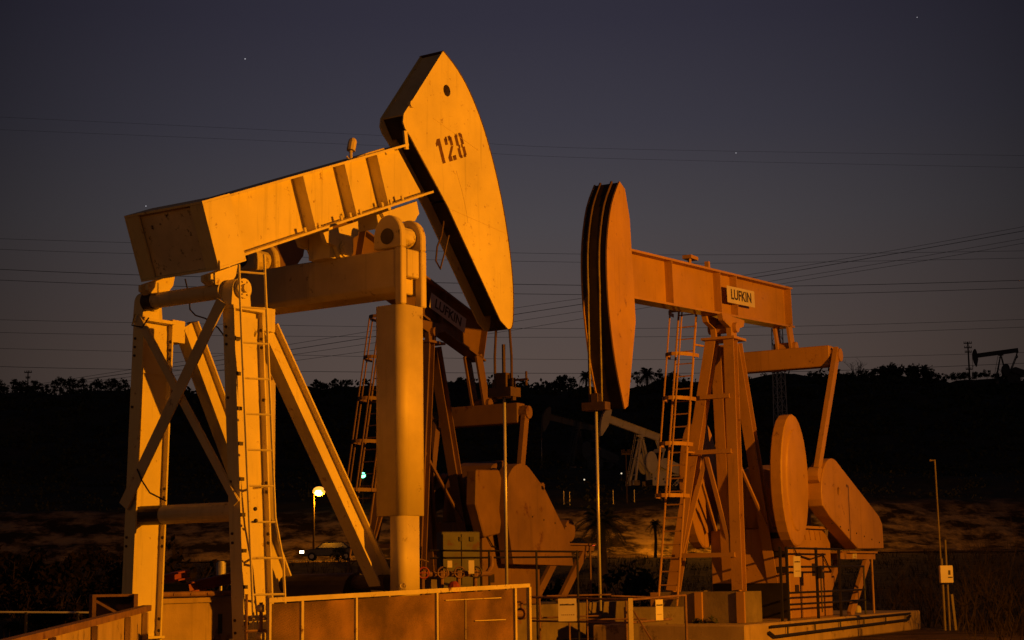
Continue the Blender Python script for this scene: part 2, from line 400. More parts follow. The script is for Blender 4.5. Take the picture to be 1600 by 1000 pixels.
b = MB(); b.tube([at_ for at_ in [(0.1, 0.35, 6.75), (0.13, 0.28, 6.45), (0.1, 0.22, 6.2), (0.06, 0.05, 6.08), (0.05, -0.2, 6.0), (0.1, -0.45, 5.82), (0.15, -0.62, 5.6)]], 0.014, 5)
b.tube([(-0.16, 1.16, 3.5), (-0.2, 1.0, 3.3), (-0.2, 0.8, 3.08), (-0.16, 0.45, 2.93)], 0.014, 5)
b.tube([(-0.16, 1.28, 6.2), (-0.2, 1.32, 6.0), (-0.16, 1.1, 5.95), (-0.16, 0.95, 6.1)], 0.014, 5)
each(b, "grease_hose", DARKP, near)
b = MB()
for z in [0.9+0.585*i for i in range(9)]:
    k = (z-0.2)/5.9; y0 = -1.12+0.34*k-0.13; b.box(0.005, 0.10, y0-0.018, y0+0.05, z-0.03, z+0.03)
each(b, "ladder_tab", GRIME, near)
b = MB()
for sg in (-1, 1):
    for z in (0.75, 0.95, 2.2, 2.35, 3.05, 3.2, 4.6, 5.5, 5.65, 5.8):
        k = (z-0.2)/5.9; yc = (-1.12+0.34*k) if sg < 0 else (1.56-0.19*k)
        b.tube([(0.70, yc-0.09, z), (0.672, yc-0.09, z)], 0.03, 6); b.tube([(-0.022, yc+0.06, z), (0.0, yc+0.06, z)], 0.024, 6)
each(b, "bolt_head", GRIME, near)
b = MB()
for sg in (-1, 1):
    yc = -1.085 if sg < 0 else 1.54
    b.box(-0.03, 0.75, yc-0.17, yc+0.17, 0.62, 0.66)
    yc = -0.80 if sg < 0 else 1.38
    b.box(0.05, 0.67, yc-0.033, yc-0.0185, 5.2, 6.0)
each(b, "splice_plate", PAINT, near)
# access ladder up the near column
DL = V((0.904, -0.437, 0))
def ladder_pts(z): return V((-0.32+0.41*(6.7-z)/5.6, -1.32, z))
b = MB()
b.tube([ladder_pts(6.75), ladder_pts(4.0), ladder_pts(1.9), ladder_pts(0.7)+V((0.0, 0, 0))], 0.022, 6)
b.tube([ladder_pts(6.95)+DL*0.45, ladder_pts(6.5)+DL*0.45, ladder_pts(4.0)+DL*0.45, ladder_pts(2.6)+DL*0.45, ladder_pts(1.9)+DL*0.56, ladder_pts(0.7)+DL*0.56], 0.022, 6)
z = 1.36
while z < 6.7:
    w = 0.45 if z > 2.5 else 0.55
    b.tube([ladder_pts(z), ladder_pts(z)+DL*w], 0.019, 6); z += 0.585
for z in (1.95, 3.1, 5.65): b.tube([ladder_pts(z)+DL*0.25, (0.35, -1.06, z)], 0.02, 6)
lad = b.build("ladder", PAINT, near)
b = MB()
for z in (2.55, 2.74): b.sphere(ladder_pts(z)+DL*0.08+V((0, -0.04, 0)), 0.035, 8)
each(b, "clamp", GRIME, lad)
# horsehead
ARC = [(6.73, 12.42), (7.24, 12.13), (7.70, 11.71), (8.15, 11.08), (8.54, 10.29), (8.86, 9.41), (9.08, 8.51), (9.18, 7.75), (9.16, 7.05), (9.08, 6.85)]
def smooth_curve(P, k=3):
    out = []
    for i in range(len(P)-1):
        p0, p1, p2, p3 = P[max(i-1, 0)], P[i], P[i+1], P[min(i+2, len(P)-1)]
        for j in range(k):
            t = j/k
            out.append(tuple(0.5*((2*p1[c])+(-p0[c]+p2[c])*t+(2*p0[c]-5*p1[c]+4*p2[c]-p3[c])*t*t+(-p0[c]+3*p1[c]-3*p2[c]+p3[c])*t**3) for c in (0, 1)))
    return out+[P[-1]]
ARCS = smooth_curve(ARC)
CHEEK = ARCS+[(8.98, 6.83), (8.70, 6.98), (6.84, 9.15), (5.62, 10.34), (5.44, 10.48), (5.37, 10.60), (5.40, 10.78)]
hole = circ(6.85, 11.60, 0.125, 16)
b = MB(); b.prism(CHEEK, -0.305, -0.275, [hole]); b.prism(CHEEK, 0.275, 0.305, [hole])
b.tube([(6.85, -0.27, 11.60), (6.85, 0.27, 11.60)], 0.14, 14, caps=False)
head = b.build("horsehead", PAINT, near)
b = MB()
for i in range(len(ARCS)-1):                                        # curved front plate
    (x0, z0), (x1, z1) = ARCS[i], ARCS[i+1]
    d = V((x1-x0, z1-z0)).normalized(); n = V((-d.y, d.x))*-0.03
    b.prism([(x0+n.x*0.4-n.x, z0-n.y+n.y*0.4), (x1+n.x*0.4-n.x, z1-n.y+n.y*0.4), (x1-n.x*0.02, z1-n.y*0.02), (x0-n.x*0.02, z0-n.y*0.02)], -0.318, 0.318)
b.build("curved_face_plate", CABLE, head)
b = MB()
def plate(mb, p, q, inset, th, y0, y1):
    d = (V(q)-V(p)).normalized(); n = V((-d.y, d.x)); p = V(p)+n*inset; q = V(q)+n*inset; r = q+n*th; s_ = p+n*th
    mb.prism([tuple(p), tuple(q), tuple(r), tuple(s_)], y0, y1)
plate(b, (6.73, 12.40), (5.42, 10.80), 0.03, 0.03, -0.272, 0.272)
each(b, "back_plate", PITM, head)
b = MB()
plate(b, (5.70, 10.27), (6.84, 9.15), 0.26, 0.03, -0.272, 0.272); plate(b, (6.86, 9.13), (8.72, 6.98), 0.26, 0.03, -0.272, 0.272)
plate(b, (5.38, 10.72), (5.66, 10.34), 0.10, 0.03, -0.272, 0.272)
each(b, "inner_shade_plate", GRIME, head)  # dark plates close the open back; its interior shade is in their colour
b = MB(); b.tube([(5.62, -0.36, 11.02), (5.62, -0.28, 11.02)], 0.075, 10); b.bar((5.45, -0.33, 10.05), (5.40, -0.33, 10.42), 0.10, 0.04); each(b, "hinge_pin", PAINT, head)
b = MB()
for (p, q) in (((6.35, 10.9), (7.95, 10.55)), ((6.9, 9.1), (9.02, 8.9))):
    n_ = 10; pts = [(p[0]+(q[0]-p[0])*i/n_, -0.3055, p[1]+(q[1]-p[1])*i/n_) for i in range(n_+1)]; b.tube(pts, 0.006, 5)
b.tube([(7.15, -0.3055, 9.95), (7.35, -0.3055, 9.55), (7.48, -0.3055, 9.2), (7.55, -0.3055, 8.9)], 0.006, 5)
each(b, "weld_seam", PITM, head)
# stencilled 128: strokes in the plane of the cheek
def stencil(parent):
    b = MB()
    O0 = V((6.60, 9.97)); X = V((0.934, 0.358)).normalized(); Zd = V((-0.39, 0.92)).normalized()
    H = 0.52; W = 0.28; T = 0.10
    def q(pts): b.prism([tuple(O0+X*x+Zd*z) for x, z in pts], -0.3085, -0.3052)
    def r(x0, x1, z0, z1): q([(x0, z0), (x1, z0), (x1, z1), (x0, z1)])
    x = 0.0
    r(x+0.09, x+0.20, 0, H); q([(x+0.10, H), (x+0.10, H-0.12), (x+0.02, H-0.15), (x+0.02, H-0.08)])
    x = 0.34
    r(x+0.05, x+0.11, H-T, H); r(x+0.15, x+W-0.04, H-T, H); r(x, x+T, H-0.17, H-0.03); r(x+W-T, x+W, H-0.21, H-0.03)
    q([(x+W-T, H-0.22), (x+W, H-0.22), (x+0.10, 0.09), (x+0.0, 0.09)]); r(x, x+0.13, 0, T); r(x+0.16, x+W, 0, T)
    x = 0.73
    r(x, x+T, 0.03, 0.22); r(x, x+T, 0.27, H-0.03); r(x+W-T, x+W, 0.03, 0.22); r(x+W-T, x+W, 0.27, H-0.03)
    r(x+0.03, x+0.12, H-0.06, H); r(x+0.16, x+W-0.03, H-0.06, H); r(x+0.03, x+0.12, 0, 0.06); r(x+0.16, x+W-0.03, 0, 0.06)
    r(x+0.06, x+0.12, 0.21, 0.28); r(x+0.16, x+W-0.06, 0.21, 0.28)
    b.build("number_marking", NUMB, parent, "dark brown stencilled number 128")
stencil(head)
# bridle, carrier and rod
b = MB()
for x, y in ((9.13, 0.17), (9.27, -0.17)):
    b.tube([(9.20, y, 7.9), (9.22, y, 7.0), (x+0.02, y, 6.3), (x+0.02, y, 5.55)], 0.028, 6)
each(b, "bridle_cable", CABLE, near)
b = MB(); b.box(9.05, 9.43, -0.30, 0.30, 5.40, 5.60); b.box(9.12, 9.36, -0.13, 0.13, 5.60, 5.92); b.tube([(9.24, 0, 5.92), (9.24, 0, 6.55)], 0.04, 8)
for y in (-0.24, 0.24): b.tube([(9.24, y, 5.32), (9.24, y, 5.80)], 0.055, 8)
b.tube([(9.24, -0.3, 5.75), (9.24, -0.62, 5.75)], 0.025, 6); b.tube([(9.24, -0.58, 5.62), (9.24, -0.58, 5.92)], 0.025, 6)
b.build("carrier_bar", CABLE, near)
MB().tube([(9.24, 0, 1.2), (9.24, 0, 5.42)], 0.034, 10).build("polished_rod", RODM, near, smooth=True)
# equalizer, pitmans, cranks
b = MB(); b.prism([(3.42, 6.86), (3.52, 6.76), (4.12, 6.76), (4.12, 7.55), (3.42, 7.55)], -1.62, 2.28)
b.build("equalizer", PITM, near, bevel=0.02)
for sg in (-1, 1.50):
    b = MB()
    ya, yb = (-1.80, -1.10) if sg < 0 else (1.84, 2.50); yc, yd = (-1.80, -1.64) if sg < 0 else (2.30, 2.46)
    def upright(x0, x1, y0, y1, z0, z1, r_):
        cs = [(x0+r_, y0+r_, 180), (x1-r_, y0+r_, 270), (x1-r_, y1-r_, 0), (x0+r_, y1-r_, 90)]
        ring = [(cx_+r_*math.cos(rad(a0+a)), cy_+r_*math.sin(rad(a0+a))) for cx_, cy_, a0 in cs for a in range(0, 91, 10)]
        n = len(ring); q = MB(); q.add([(x, y, z0) for x, y in ring]+[(x, y, z1) for x, y in ring], [tuple(range(n))[::-1], tuple(range(n, 2*n))]+[(i, (i+1) % n, n+(i+1) % n, n+i) for i in range(n)]); return q
    up = upright(3.40, 4.16, ya, yb, 2.70, 6.52, 0.20).build("pitman_weight", PITM, near, smooth=True)
    lowr = upright(3.42, 4.02, (-1.78 if sg < 0 else 1.9), (-1.42 if sg < 0 else 2.3), 1.05, 2.698, 0.16).build("crank_arm", PITM, near, smooth=True)
    for q in (up, lowr):
        for p_ in q.data.polygons:
            if len(p_.vertices) > 4: p_.use_smooth = False
    for x0, x1 in ((3.40, 3.56), (4.00, 4.16)):
        b.box(x0, x1, yc, yd, 6.522, 7.58)
        cy = sg*1.47 if sg < 0 else 2.16
        lug = [(cy+0.325*math.cos(rad(a)), 7.80+0.40*math.sin(rad(a))) for a in range(0, 181, 12)]
        b.xprism(lug+[(cy-0.325, 7.582), (cy+0.325, 7.582)], x0, x1)
    b.box(3.60, 3.96, min(yc, yd)+0.02, max(yc, yd)+ (0.0 if sg < 0 else -0.02), 7.05, 7.57)
    b.tube([(3.56, (sg*1.49 if sg < 0 else 2.12), 7.84), (4.0, (sg*1.49 if sg < 0 else 2.12), 7.84)], 0.20, 14)
    b.build("pitman_arm", PITM, near, bevel=0.02)
    b = MB(); b.tube([(3.385, cy, 7.80), (3.398, cy, 7.80)], 0.15, 16); each(b, "pin_hole", GRIME, near)
b = MB(); b.box(3.3, 4.2, -0.6, 1.1, 0.2, 1.1); b.tube([(3.68, -1.25, 1.5), (3.68, 1.25, 1.5)], 0.16, 14); b.prism(circ(3.7, 1.3, 0.4, 14, 0, 180)+[(3.3,1.1),(4.1,1.1)], -0.5, 0.95); b.build("gearbox", GRIME, near)
# beacon and small pipes on top of the beam
b = MB(); b.tube([(3.88, -0.20, 9.55), (3.88, -0.20, 9.72)], 0.03, 6); b.tube([(3.88, -0.20, 9.72), (3.92, -0.20, 9.88)], 0.085, 10); b.sphere((3.93, -0.2, 9.90), 0.085, 10)
x0, z0 = st(7.0, TT+0.02); b.tube([(3.75, -0.20, 9.58), (3.80, -0.25, 9.50), (4.3, -0.28, 9.74), (4.75, -0.30, 9.92), (4.8, -0.34, 9.80)], 0.02, 6)
each(b, "beacon_lamp", FENCEP, beam)
b = MB(); b.tube([(7.05, -0.05, 8.9), (6.9, -0.1, 8.55), (6.75, -0.1, 8.3), (6.7, -0.1, 8.0), (6.85, -0.1, 7.85), (7.0, -0.1, 8.2), (7.15, -0.1, 8.6)], 0.02, 6)
b.build("loose_cable", CABLE, near)

# ------------------------------------------------------------------ conventional pumpjack builder
RZC = math.atan2(-0.866, -0.5)
def conv(loc, rz, label, tilt, ex, ez, P, rail_cw=True, sign=True, detail=True, sc=1.0, tail=-4.25, signmat=None, pin=(-2.2, 3.9), headlen=1.0, cw=(-0.92, 3.73), hdrop=0.0, gpoly=None, cwpoly=None):
    r = empty("pumpjack", loc, rz, label, "pumpjack", "oil pumpjacks"); r.scale = (sc,)*3
    T = rad(tilt); c, s_ = math.cos(T), math.sin(T); PZ = 7.5
    def bt(s, t): return (s*c-t*s_, PZ+s*s_+t*c)
    # beam
    b = MB()
    def blk(mb, s0, s1, t0, t1, y0, y1, t0b=None): mb.prism([bt(s0, t0), bt(s1, t0 if t0b is None else t0b), bt(s1, t1), bt(s0, t1)], y0, y1)
    blk(b, tail, 5.5, 0.10, 0.15, -0.21, 0.21); blk(b, tail, 5.5, 1.10, 1.15, -0.21, 0.21); blk(b, tail, 5.5, 0.152, 1.098, -0.02, 0.02)
    for s0 in (tail+0.1, -0.5, 0.5, 3.2):
        blk(b, s0, s0+0.03, 0.152, 1.098, -0.2, -0.022); blk(b, s0, s0+0.03, 0.152, 1.098, 0.022, 0.2)
    beam = b.build("walking_beam", P, r)
    if sign:
        b = MB(); blk(b, -1.55, 0.18, 0.42, 0.82, 0.205, 0.212); sp = b.build("sign_plate", SIGNW, beam)
        blk2 = bt(-0.69, 0.62)
        text_mesh("LUFKIN", "lettering", INK, sp, 0.34, (blk2[0], 0.216, blk2[1]), (-c, 0, -s_), (-s_, 0, c), 0.002, sx=1.15)
    if detail:
        b = MB(); x, z = bt(1.9, 1.15); b.tube([(x, 0.05, z), (x, 0.05, z+0.16)], 0.04, 6); b.box(x-0.28, x+0.12, -0.08, 0.14, z+0.14, z+0.22); x, z = bt(0.9, 1.15); b.box(x-0.05, x+0.05, 0.0, 0.1, z, z+0.18); each(b, "beacon_lamp", P, beam)
    # horsehead
    hp = [(5.62, 2.18), (5.46, 1.62), (5.42, -0.35), (5.98, -1.98), (6.12, -2.04)]
    arc = smooth_curve([(6.14, -2.04), (6.45, -1.2), (6.62, -0.3), (6.65, 0.4), (6.56, 1.1), (6.28, 1.8), (5.86, 2.30)], 3)
    hl = [bt(a, (z-0.2)*headlen+0.2+hdrop) for a, z in hp+arc]
    arcl = [bt(a, (z-0.2)*headlen+0.2+hdrop) for a, z in arc]
    b = MB(); b.prism(hl, 0.27, 0.30); b.prism(hl, -0.30, -0.27)
    p0, p1 = bt(5.5, 0.2), bt(5.9, 0.9); b.box(p0[0], p1[0], -0.27, 0.27, p0[1], p1[1])
    hd = b.build("horsehead", P, r)
    b = MB()
    for i in range(len(arcl)-1):
        (x0, z0), (x1, z1) = arcl[i], arcl[i+1]; d = V((x1-x0, z1-z0)).normalized(); n = V((d.y, -d.x))
        b.prism([(x0-n.x*0.06, z0-n.y*0.06), (x1-n.x*0.06, z1-n.y*0.06), (x1-n.x*0.03, z1-n.y*0.03), (x0-n.x*0.03, z0-n.y*0.03)], -0.268, 0.268)
    b.build("curved_face_plate", GRIME if detail else P, hd)
    b = MB(); xr = 6.70
    for y in (-0.13, 0.13):
        pts = [(x+0.03, y, z) for x, z in reversed(arcl[4:])]; pts = [p for p in pts if p[2] > PZ-0.4]
        b.tube(pts+[(xr, y, PZ-0.6), (xr, y, 5.0 if tilt < 5 else 5.6)], 0.03, 6)
    each(b, "bridle_cable", CABLE, r)
    cz = 4.85 if tilt < 5 else 5.45
    b = MB(); b.box(xr-0.12, xr+0.12, -0.26, 0.26, cz, cz+0.16); b.box(xr-0.07, xr+0.07, -0.07, 0.07, cz+0.16, cz+0.34); b.build("carrier_bar", CABLE, r)
    MB().tube([(xr, 0, 0.9), (xr, 0, cz+0.02)], 0.03, 8).build("polished_rod", RODM, r, smooth=True)
    # samson post
    for sg in (-1, 1):
        MB().hsec((1.52, sg*0.80, 1.2), (0.16, sg*0.23, 7.02), 0.25, 0.25, (1, 0, 0), 0.03).build("leg", P, r)
    for sg in (-1, 1):
        MB().hsec((-1.25, sg*0.58, 1.2), (-0.14, sg*0.23, 6.95), 0.26, 0.25, (1, 0, 0), 0.03).build("leg", P, r)
    b = MB()
    for z in (5.65, 4.35, 2.0):
        k = (7.02-z)/5.82; x = 0.16+1.36*k; y = 0.23+0.57*k; b.box(x+0.155, x+0.21, -y, y, z-0.05, z+0.05); b.box(x+0.10, x+0.154, -y, y, z-0.05, z-0.03)
    k1, k2 = (7.02-4.25)/5.82, (7.02-1.6)/5.82
    b.bar((0.16+1.36*k1, -0.20, 4.25), (0.16+1.36*k2, -0.72, 1.7), 0.06, 0.1); b.bar((0.16+1.36*k1+0.02, -0.18, 4.25), (0.16+1.36*k2+0.02, 0.66, 1.9), 0.06, 0.09)
    for sg in (-1, 1): b.bar((0.8, sg*0.5, 4.3), (-0.7, sg*0.66, 2.6), 0.07, 0.05)
    each(b, "leg_brace", P, r)
    b = MB(); b.box(-0.36, 0.40, -0.42, 0.42, 7.022, 7.08); b.prism([(-0.16, 7.082), (0.16, 7.082), (0.18, 7.30), (0.62, 7.42), (0.70, 7.58), (-0.70, 7.58), (-0.62, 7.42), (-0.18, 7.30)], 0.14, 0.26)
    b.prism([(-0.16, 7.082), (0.16, 7.082), (0.18, 7.30), (0.62, 7.42), (0.70, 7.58), (-0.70, 7.58), (-0.62, 7.42), (-0.18, 7.30)], -0.26, -0.14)
    b.tube([(0, -0.36, 7.32), (0, 0.36, 7.32)], 0.12, 14)
    each(b, "saddle_bearing", P, r)
    # tail bearing, equalizer, pitmans
    b = MB(); tx, tz = bt(tail+0.35, 0.1)
    for y in (-0.18, 0.18): b.bar((tx, y, tz+0.05), (ex, y, ez+0.2), 0.30, 0.06, (1, 0, 0))
    b.tube([(ex, -0.3, ez+0.3), (ex, 0.3, ez+0.3)], 0.13, 12); each(b, "tail_bearing", P, r)
    MB().prism([(ex-0.20, ez-0.28), (ex+0.20, ez-0.28), (ex+0.20, ez+0.25), (ex-0.20, ez+0.25)], -1.22, 1.22).build("equalizer", P, r, bevel=0.02)
    px, pz = pin
    for sg in (-1, 1):
        b = MB(); b.bar((px, sg*1.36, pz), (ex, sg*1.36, ez+0.15), 0.22, 0.12, (1, 0, 0)); b.tube([(ex, sg*1.2, ez), (ex, sg*1.46, ez)], 0.17, 12); b.tube([(px, sg*1.2, pz), (px, sg*1.46, pz)], 0.20, 12)
        b.build("pitman_arm", P, r)
        y0, y1 = sorted((sg*0.92, sg*1.18))
        d = V((cw[0]+2.75, cw[1]-3.55)).normalized()
        b = MB(); e = V((-2.75, 3.55))+d*2.0
        b.bar((-2.9, (y0+y1)/2, 3.50), (e.x, (y0+y1)/2, e.y), 0.55, 0.2, (0, 0, 1)); b.tube([(-2.75, y0, 3.55), (-2.75, y1+0.02*sg, 3.55)], 0.42, 18)
        cr = b.build("crank", P, r)
        cwx, cwz = cw
        b = MB(); ya, yb = sorted((sg*1.0, sg*1.30)); b.prism(cwpoly or circ(cwx, cwz, 0.88, 28, 0, 360, 1.55), ya, yb)
        if not cwpoly: b.prism(circ(cwx, cwz, 0.62, 24, 0, 360, 1.20), min(ya, yb)-0.03, max(ya, yb)+0.03)
        b.build("counterweight", P, cr, bevel=0.03)
    # gearbox, housing, guard, motor base
    b = MB(); b.prism([(-1.75, 2.64), (-3.75, 2.64), (-3.75, 3.3), (-3.45, 4.0), (-2.9, 4.25), (-2.3, 4.1), (-1.9, 3.6)], -0.62, 0.62); b.tube([(-2.75, -0.92, 3.55), (-2.75, 0.92, 3.55)], 0.33, 16)
    b.build("gearbox", P, r, bevel=0.03)
    b = MB(); b.prism([(-1.10, 0.52), (-4.0, 0.52), (-4.0, 2.3), (-3.6, 2.62), (-1.10, 2.62)], -0.98, 1.0); h = b.build("gearbox_stand", P, r, bevel=0.02)
    b = MB()
    for z in (2.46, 2.02, 1.66): b.box(-1.098, -1.07, 0.52, 0.94, z-0.07, z+0.07)
    b.box(-1.098, -1.085, -0.95, 0.96, 0.54, 1.35)
    each(b, "vent_slot", DARKP, h)
    b = MB()
    for i in range(5): x = -1.75-0.36*i; b.add([(x, 1.003, 2.60), (x-0.20, 1.003, 2.60), (x-0.10, 1.003, 2.36), (x, 1.02, 2.60), (x-0.20, 1.02, 2.60), (x-0.10, 1.02, 2.36)], [(0,1,2),(5,4,3),(0,3,4,1),(1,4,5,2),(2,5,3,0)])
    b.box(-1.7, -3.9, 0.5, 1.12, 2.63, 2.69)
    each(b, "gusset", P, h)
    if detail:
        b = MB()
        for sg in (-1, 1):
            for i in range(10):
                a = i*math.pi/5; b.tube([(-2.75+0.30*math.cos(a), sg*1.20, 3.55+0.30*math.sin(a)), (-2.75+0.30*math.cos(a), sg*1.235, 3.55+0.30*math.sin(a))], 0.035, 6)
        each(b, "hub_bolt", P, r)
        b = MB()
        for i in range(7):
            t = i/6; b.tube([(-2.75-3.6*t, 1.50, 2.75-0.42*t), (-2.75-3.6*t, 1.515, 2.75-0.42*t)], 0.022, 6)
        each(b, "guard_bolt", GRIME, r)
        b = MB(); b.box(-1.6, -1.4, 1.003, 1.03, 1.1, 1.3); b.box(-2.9, -2.6, 1.003, 1.012, 1.5, 1.8); each(b, "cover_plate", GRIME, h)
        b = MB(); b.tube([(-1.2, 1.03, 2.3), (-1.5, 1.05, 2.0), (-2.4, 1.05, 1.9), (-3.3, 1.05, 2.0), (-3.9, 1.03, 1.6)], 0.018, 6); b.build("conduit", DARKP, h)
    gp = circ(-3.05, 3.46, 0.90, 12, 215, 62)[::-1]; gp = [(-2.62, 2.92)]+circ(-3.0, 3.46, 0.88, 14, -20, 118)+[(-6.45, 3.02), (-6.70, 2.80), (-6.72, 2.18), (-4.65, 2.16)]
    if gpoly: gp = gpoly
    b = MB(); b.prism(gp, 1.14, 1.50, [circ(-3.35, 3.55, 0.10, 10)]); g = b.build("belt_guard", P, r, bevel=0.02)
    b = MB(); b.box(-3.9, -6.6, 0.4, 0.5, 1.9, 2.05); b.box(-3.9, -6.6, 1.2, 1.3, 1.9, 2.05); b.box(-4.3, -6.5, 0.3, 1.4, 2.052, 2.10); b.bar((-4.55, 1.24, 0.5), (-6.1, 1.24, 1.9), 0.24, 0.10); b.bar((-4.55, 0.45, 0.5), (-6.1, 0.45, 1.9), 0.24, 0.10); b.tube([(-6.35, 1.28, 1.9), (-6.35, 1.28, 0.5)], 0.03, 6)
    b.tube([(-5.55, 0.5, 2.45), (-5.55, 1.1, 2.45)], 0.30, 14); each(b, "motor_mount", P, r)
    # ladder and cage
    b = MB()
    def lp(z, y): return V((2.06-1.58*(z-1.0)/6.78, y, z))
    for y in (-0.92, -0.46): b.tube([lp(0.75, y), lp(7.8, y)], 0.025, 6)
    z = 1.05
    while z < 7.8: b.tube([lp(z, -0.92), lp(z, -0.46)], 0.016, 5); z += 0.30
    for z in (6.9, 4.35): b.bar(lp(z, -0.46), (0.3 if z > 6 else 0.8, -0.40, z), 0.04, 0.04)
    ld = b.build("ladder", P, r)
    if detail or sc == 1.0:
        b = MB()
        def cage(z, a): return lp(z, -0.69)+V((0.72*math.sin(a), -0.36*math.cos(a), 0))
        zs = (3.34, 4.52, 5.58, 6.62, 7.66)
        for z in zs:
            an = [math.pi*i/12 for i in range(13)]
            for i in range(12):
                b.bar(cage(z, an[i]), cage(z, an[i+1]), 0.01, 0.09, (0.7, -0.7, 0)) if False else b.bar(cage(z, an[i]), cage(z, an[i+1]), 0.085, 0.012, (0, 0, 1))
        for a in (math.pi*0.12, math.pi*0.36, math.pi*0.64, math.pi*0.88):
            b.tube([cage(3.30, a), cage(7.7, a)], 0.02, 5)
        each(b, "safety_cage", P, ld)
    # footing
    b = MB(); b.box(1.02, 1.98, -1.12, 1.12, 0.52, 1.195); b.box(-1.055, -0.55, -1.05, -0.99, 0.52, 1.195)
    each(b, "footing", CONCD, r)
    b = MB(); b.box(1.98, 2.05, 0.94, 1.12, 0.52, 1.19); b.box(1.98, 2.05, -0.05, 0.12, 0.52, 1.19); b.box(1.98, 2.05, -1.12, -0.94, 0.52, 1.19); each(b, "footing_rib", P, r)
    return r

SCM = 45/39.0
OM = at(1130, 500, 45); OM.z = 1.6*(1-SCM)
right = conv(OM, RZC, "orange pumpjack at right with its long horsehead hanging low to the left", -3.2, -4.1, 7.02, ORNG, headlen=1.09, sc=SCM)
OB = at(662, 505, 41.4); OB.z = 0.35
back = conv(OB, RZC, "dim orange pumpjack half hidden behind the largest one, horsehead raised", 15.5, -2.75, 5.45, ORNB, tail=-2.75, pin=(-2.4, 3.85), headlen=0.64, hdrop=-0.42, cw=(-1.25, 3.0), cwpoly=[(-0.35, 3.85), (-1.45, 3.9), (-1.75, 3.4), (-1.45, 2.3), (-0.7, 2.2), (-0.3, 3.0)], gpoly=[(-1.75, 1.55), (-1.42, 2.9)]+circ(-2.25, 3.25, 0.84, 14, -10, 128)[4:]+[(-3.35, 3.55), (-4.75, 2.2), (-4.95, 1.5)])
# small pale pumpjacks far off
P0 = at(1004, 765, 200)
far1 = conv(P0, math.radians(205), "small pale pumpjack far off on the dark slope, left of the caged ladder", 17, -2.9, 5.5, WHITP, tail=-2.9, detail=False, sign=False, pin=(-2.4, 3.85), sc=0.86)
P1 = at(905, 740, 262)
far2 = conv(P1, math.radians(203), "tiny faint pumpjack on the dark hillside beside the rod of the right one", 12, -2.9, 5.6, GREYP, tail=-2.9, detail=False, sign=False, pin=(-2.4, 3.85), sc=0.95)

# ------------------------------------------------------------------ terrain
PROF = [(-80, 0), (30, 0), (37, -0.24), (58, -0.24), (66, 0), (118, 2.75), (148, 3.05), (157, 3.5), (174, 8.4), (186, 9.6), (200, 11.7), (262, 17.5), (350, 37), (452, 53), (470, 53.5), (540, 50), (900, 35), (6000, 10)]
def prof(y):
    for (a, za), (b_, zb) in zip(PROF, PROF[1:]):
        if y <= b_:
            t = (y-a)/(b_-a); t = max(0, t); return za+(zb-za)*t
    return PROF[-1][1]
from mathutils import noise as mn
def gz(x, y):
    z = prof(y)
    k = min(1, max(0, (y-150)/8))
    if k:
        a = 0.55 if y < 190 else 0.55+min(1, (y-190)/200)*2.0
        z += k*a*(mn.noise((x*0.045+3.1, y*0.045, 0.3))*1.6+mn.noise((x*0.16, y*0.16, 1.7))*0.7+(mn.noise((x*0.5, y*0.5, 4.1))*0.55 if y < 190 else 0))
        if y > 300: z += (min(1, (y-300)/150))*(0.008*x-4.6*min(1, max(0, (x/y-0.235)/0.03))+2.5*mn.noise((x*0.012+7, 0.4, 2.2)))
    elif y > 60: z += min(1, (y-60)/20)*0.15*mn.noise((x*0.1, y*0.1, 0.9))
    return z
rows = [-80, -40, 0, 20, 40, 55, 62, 70, 80, 92, 104, 112, 118, 126, 134, 142, 148, 150]
y = 151.0
while y < 200: rows.append(y); y += 0.9
while y < 520: rows.append(y); y *= 1.012
rows += [560, 640, 760, 900, 1400, 2500, 6000]
NC = 220
b = MB(); vs = []; fs = []
for y in rows:
    hw = 45+0.62*max(0, y)
    for i in range(NC+1):
        x = hw*(2*i/NC-1); vs.append((x, y, gz(x, y)))
for j in range(len(rows)-1):
    for i in range(NC):
        k = j*(NC+1)+i; fs.append((k, k+1, k+NC+2, k+NC+1))
b.add(vs, fs); g = b.build("ground", SOIL, smooth=True); g["kind"] = "structure"
for p in g.data.polygons:
    if p.normal.z < 0: g.data.flip_normals(); break
b = MB(); vs = []; fs = []
for i in range(81):
    x = -120+3*i
    for y in (124, 130, 136, 142): vs.append((x, y, gz(x, y)+0.12))
for i in range(80):
    for j in range(3): k = i*4+j; fs.append((k, k+4, k+5, k+1))
b.add(vs, fs); rd = b.build("road", ASPH); rd["kind"] = "structure"

# ------------------------------------------------------------------ yard furniture round the near pumpjack
RN = Matrix.Rotation(RZN, 4, 'Z'); 
def NW(x, y, z): return RN @ V((x, y, z)) + ON
def onN(px, py, yl):
    """world point on the near pumpjack's plane y = yl"""
    L_ = RN @ V((0, 1, 0)); d = FW + RT*((px-800)/F_PX) + UPV*((500-py)/F_PX)
    return CPOS + d*((yl-(CPOS-ON).dot(L_))/d.dot(L_))
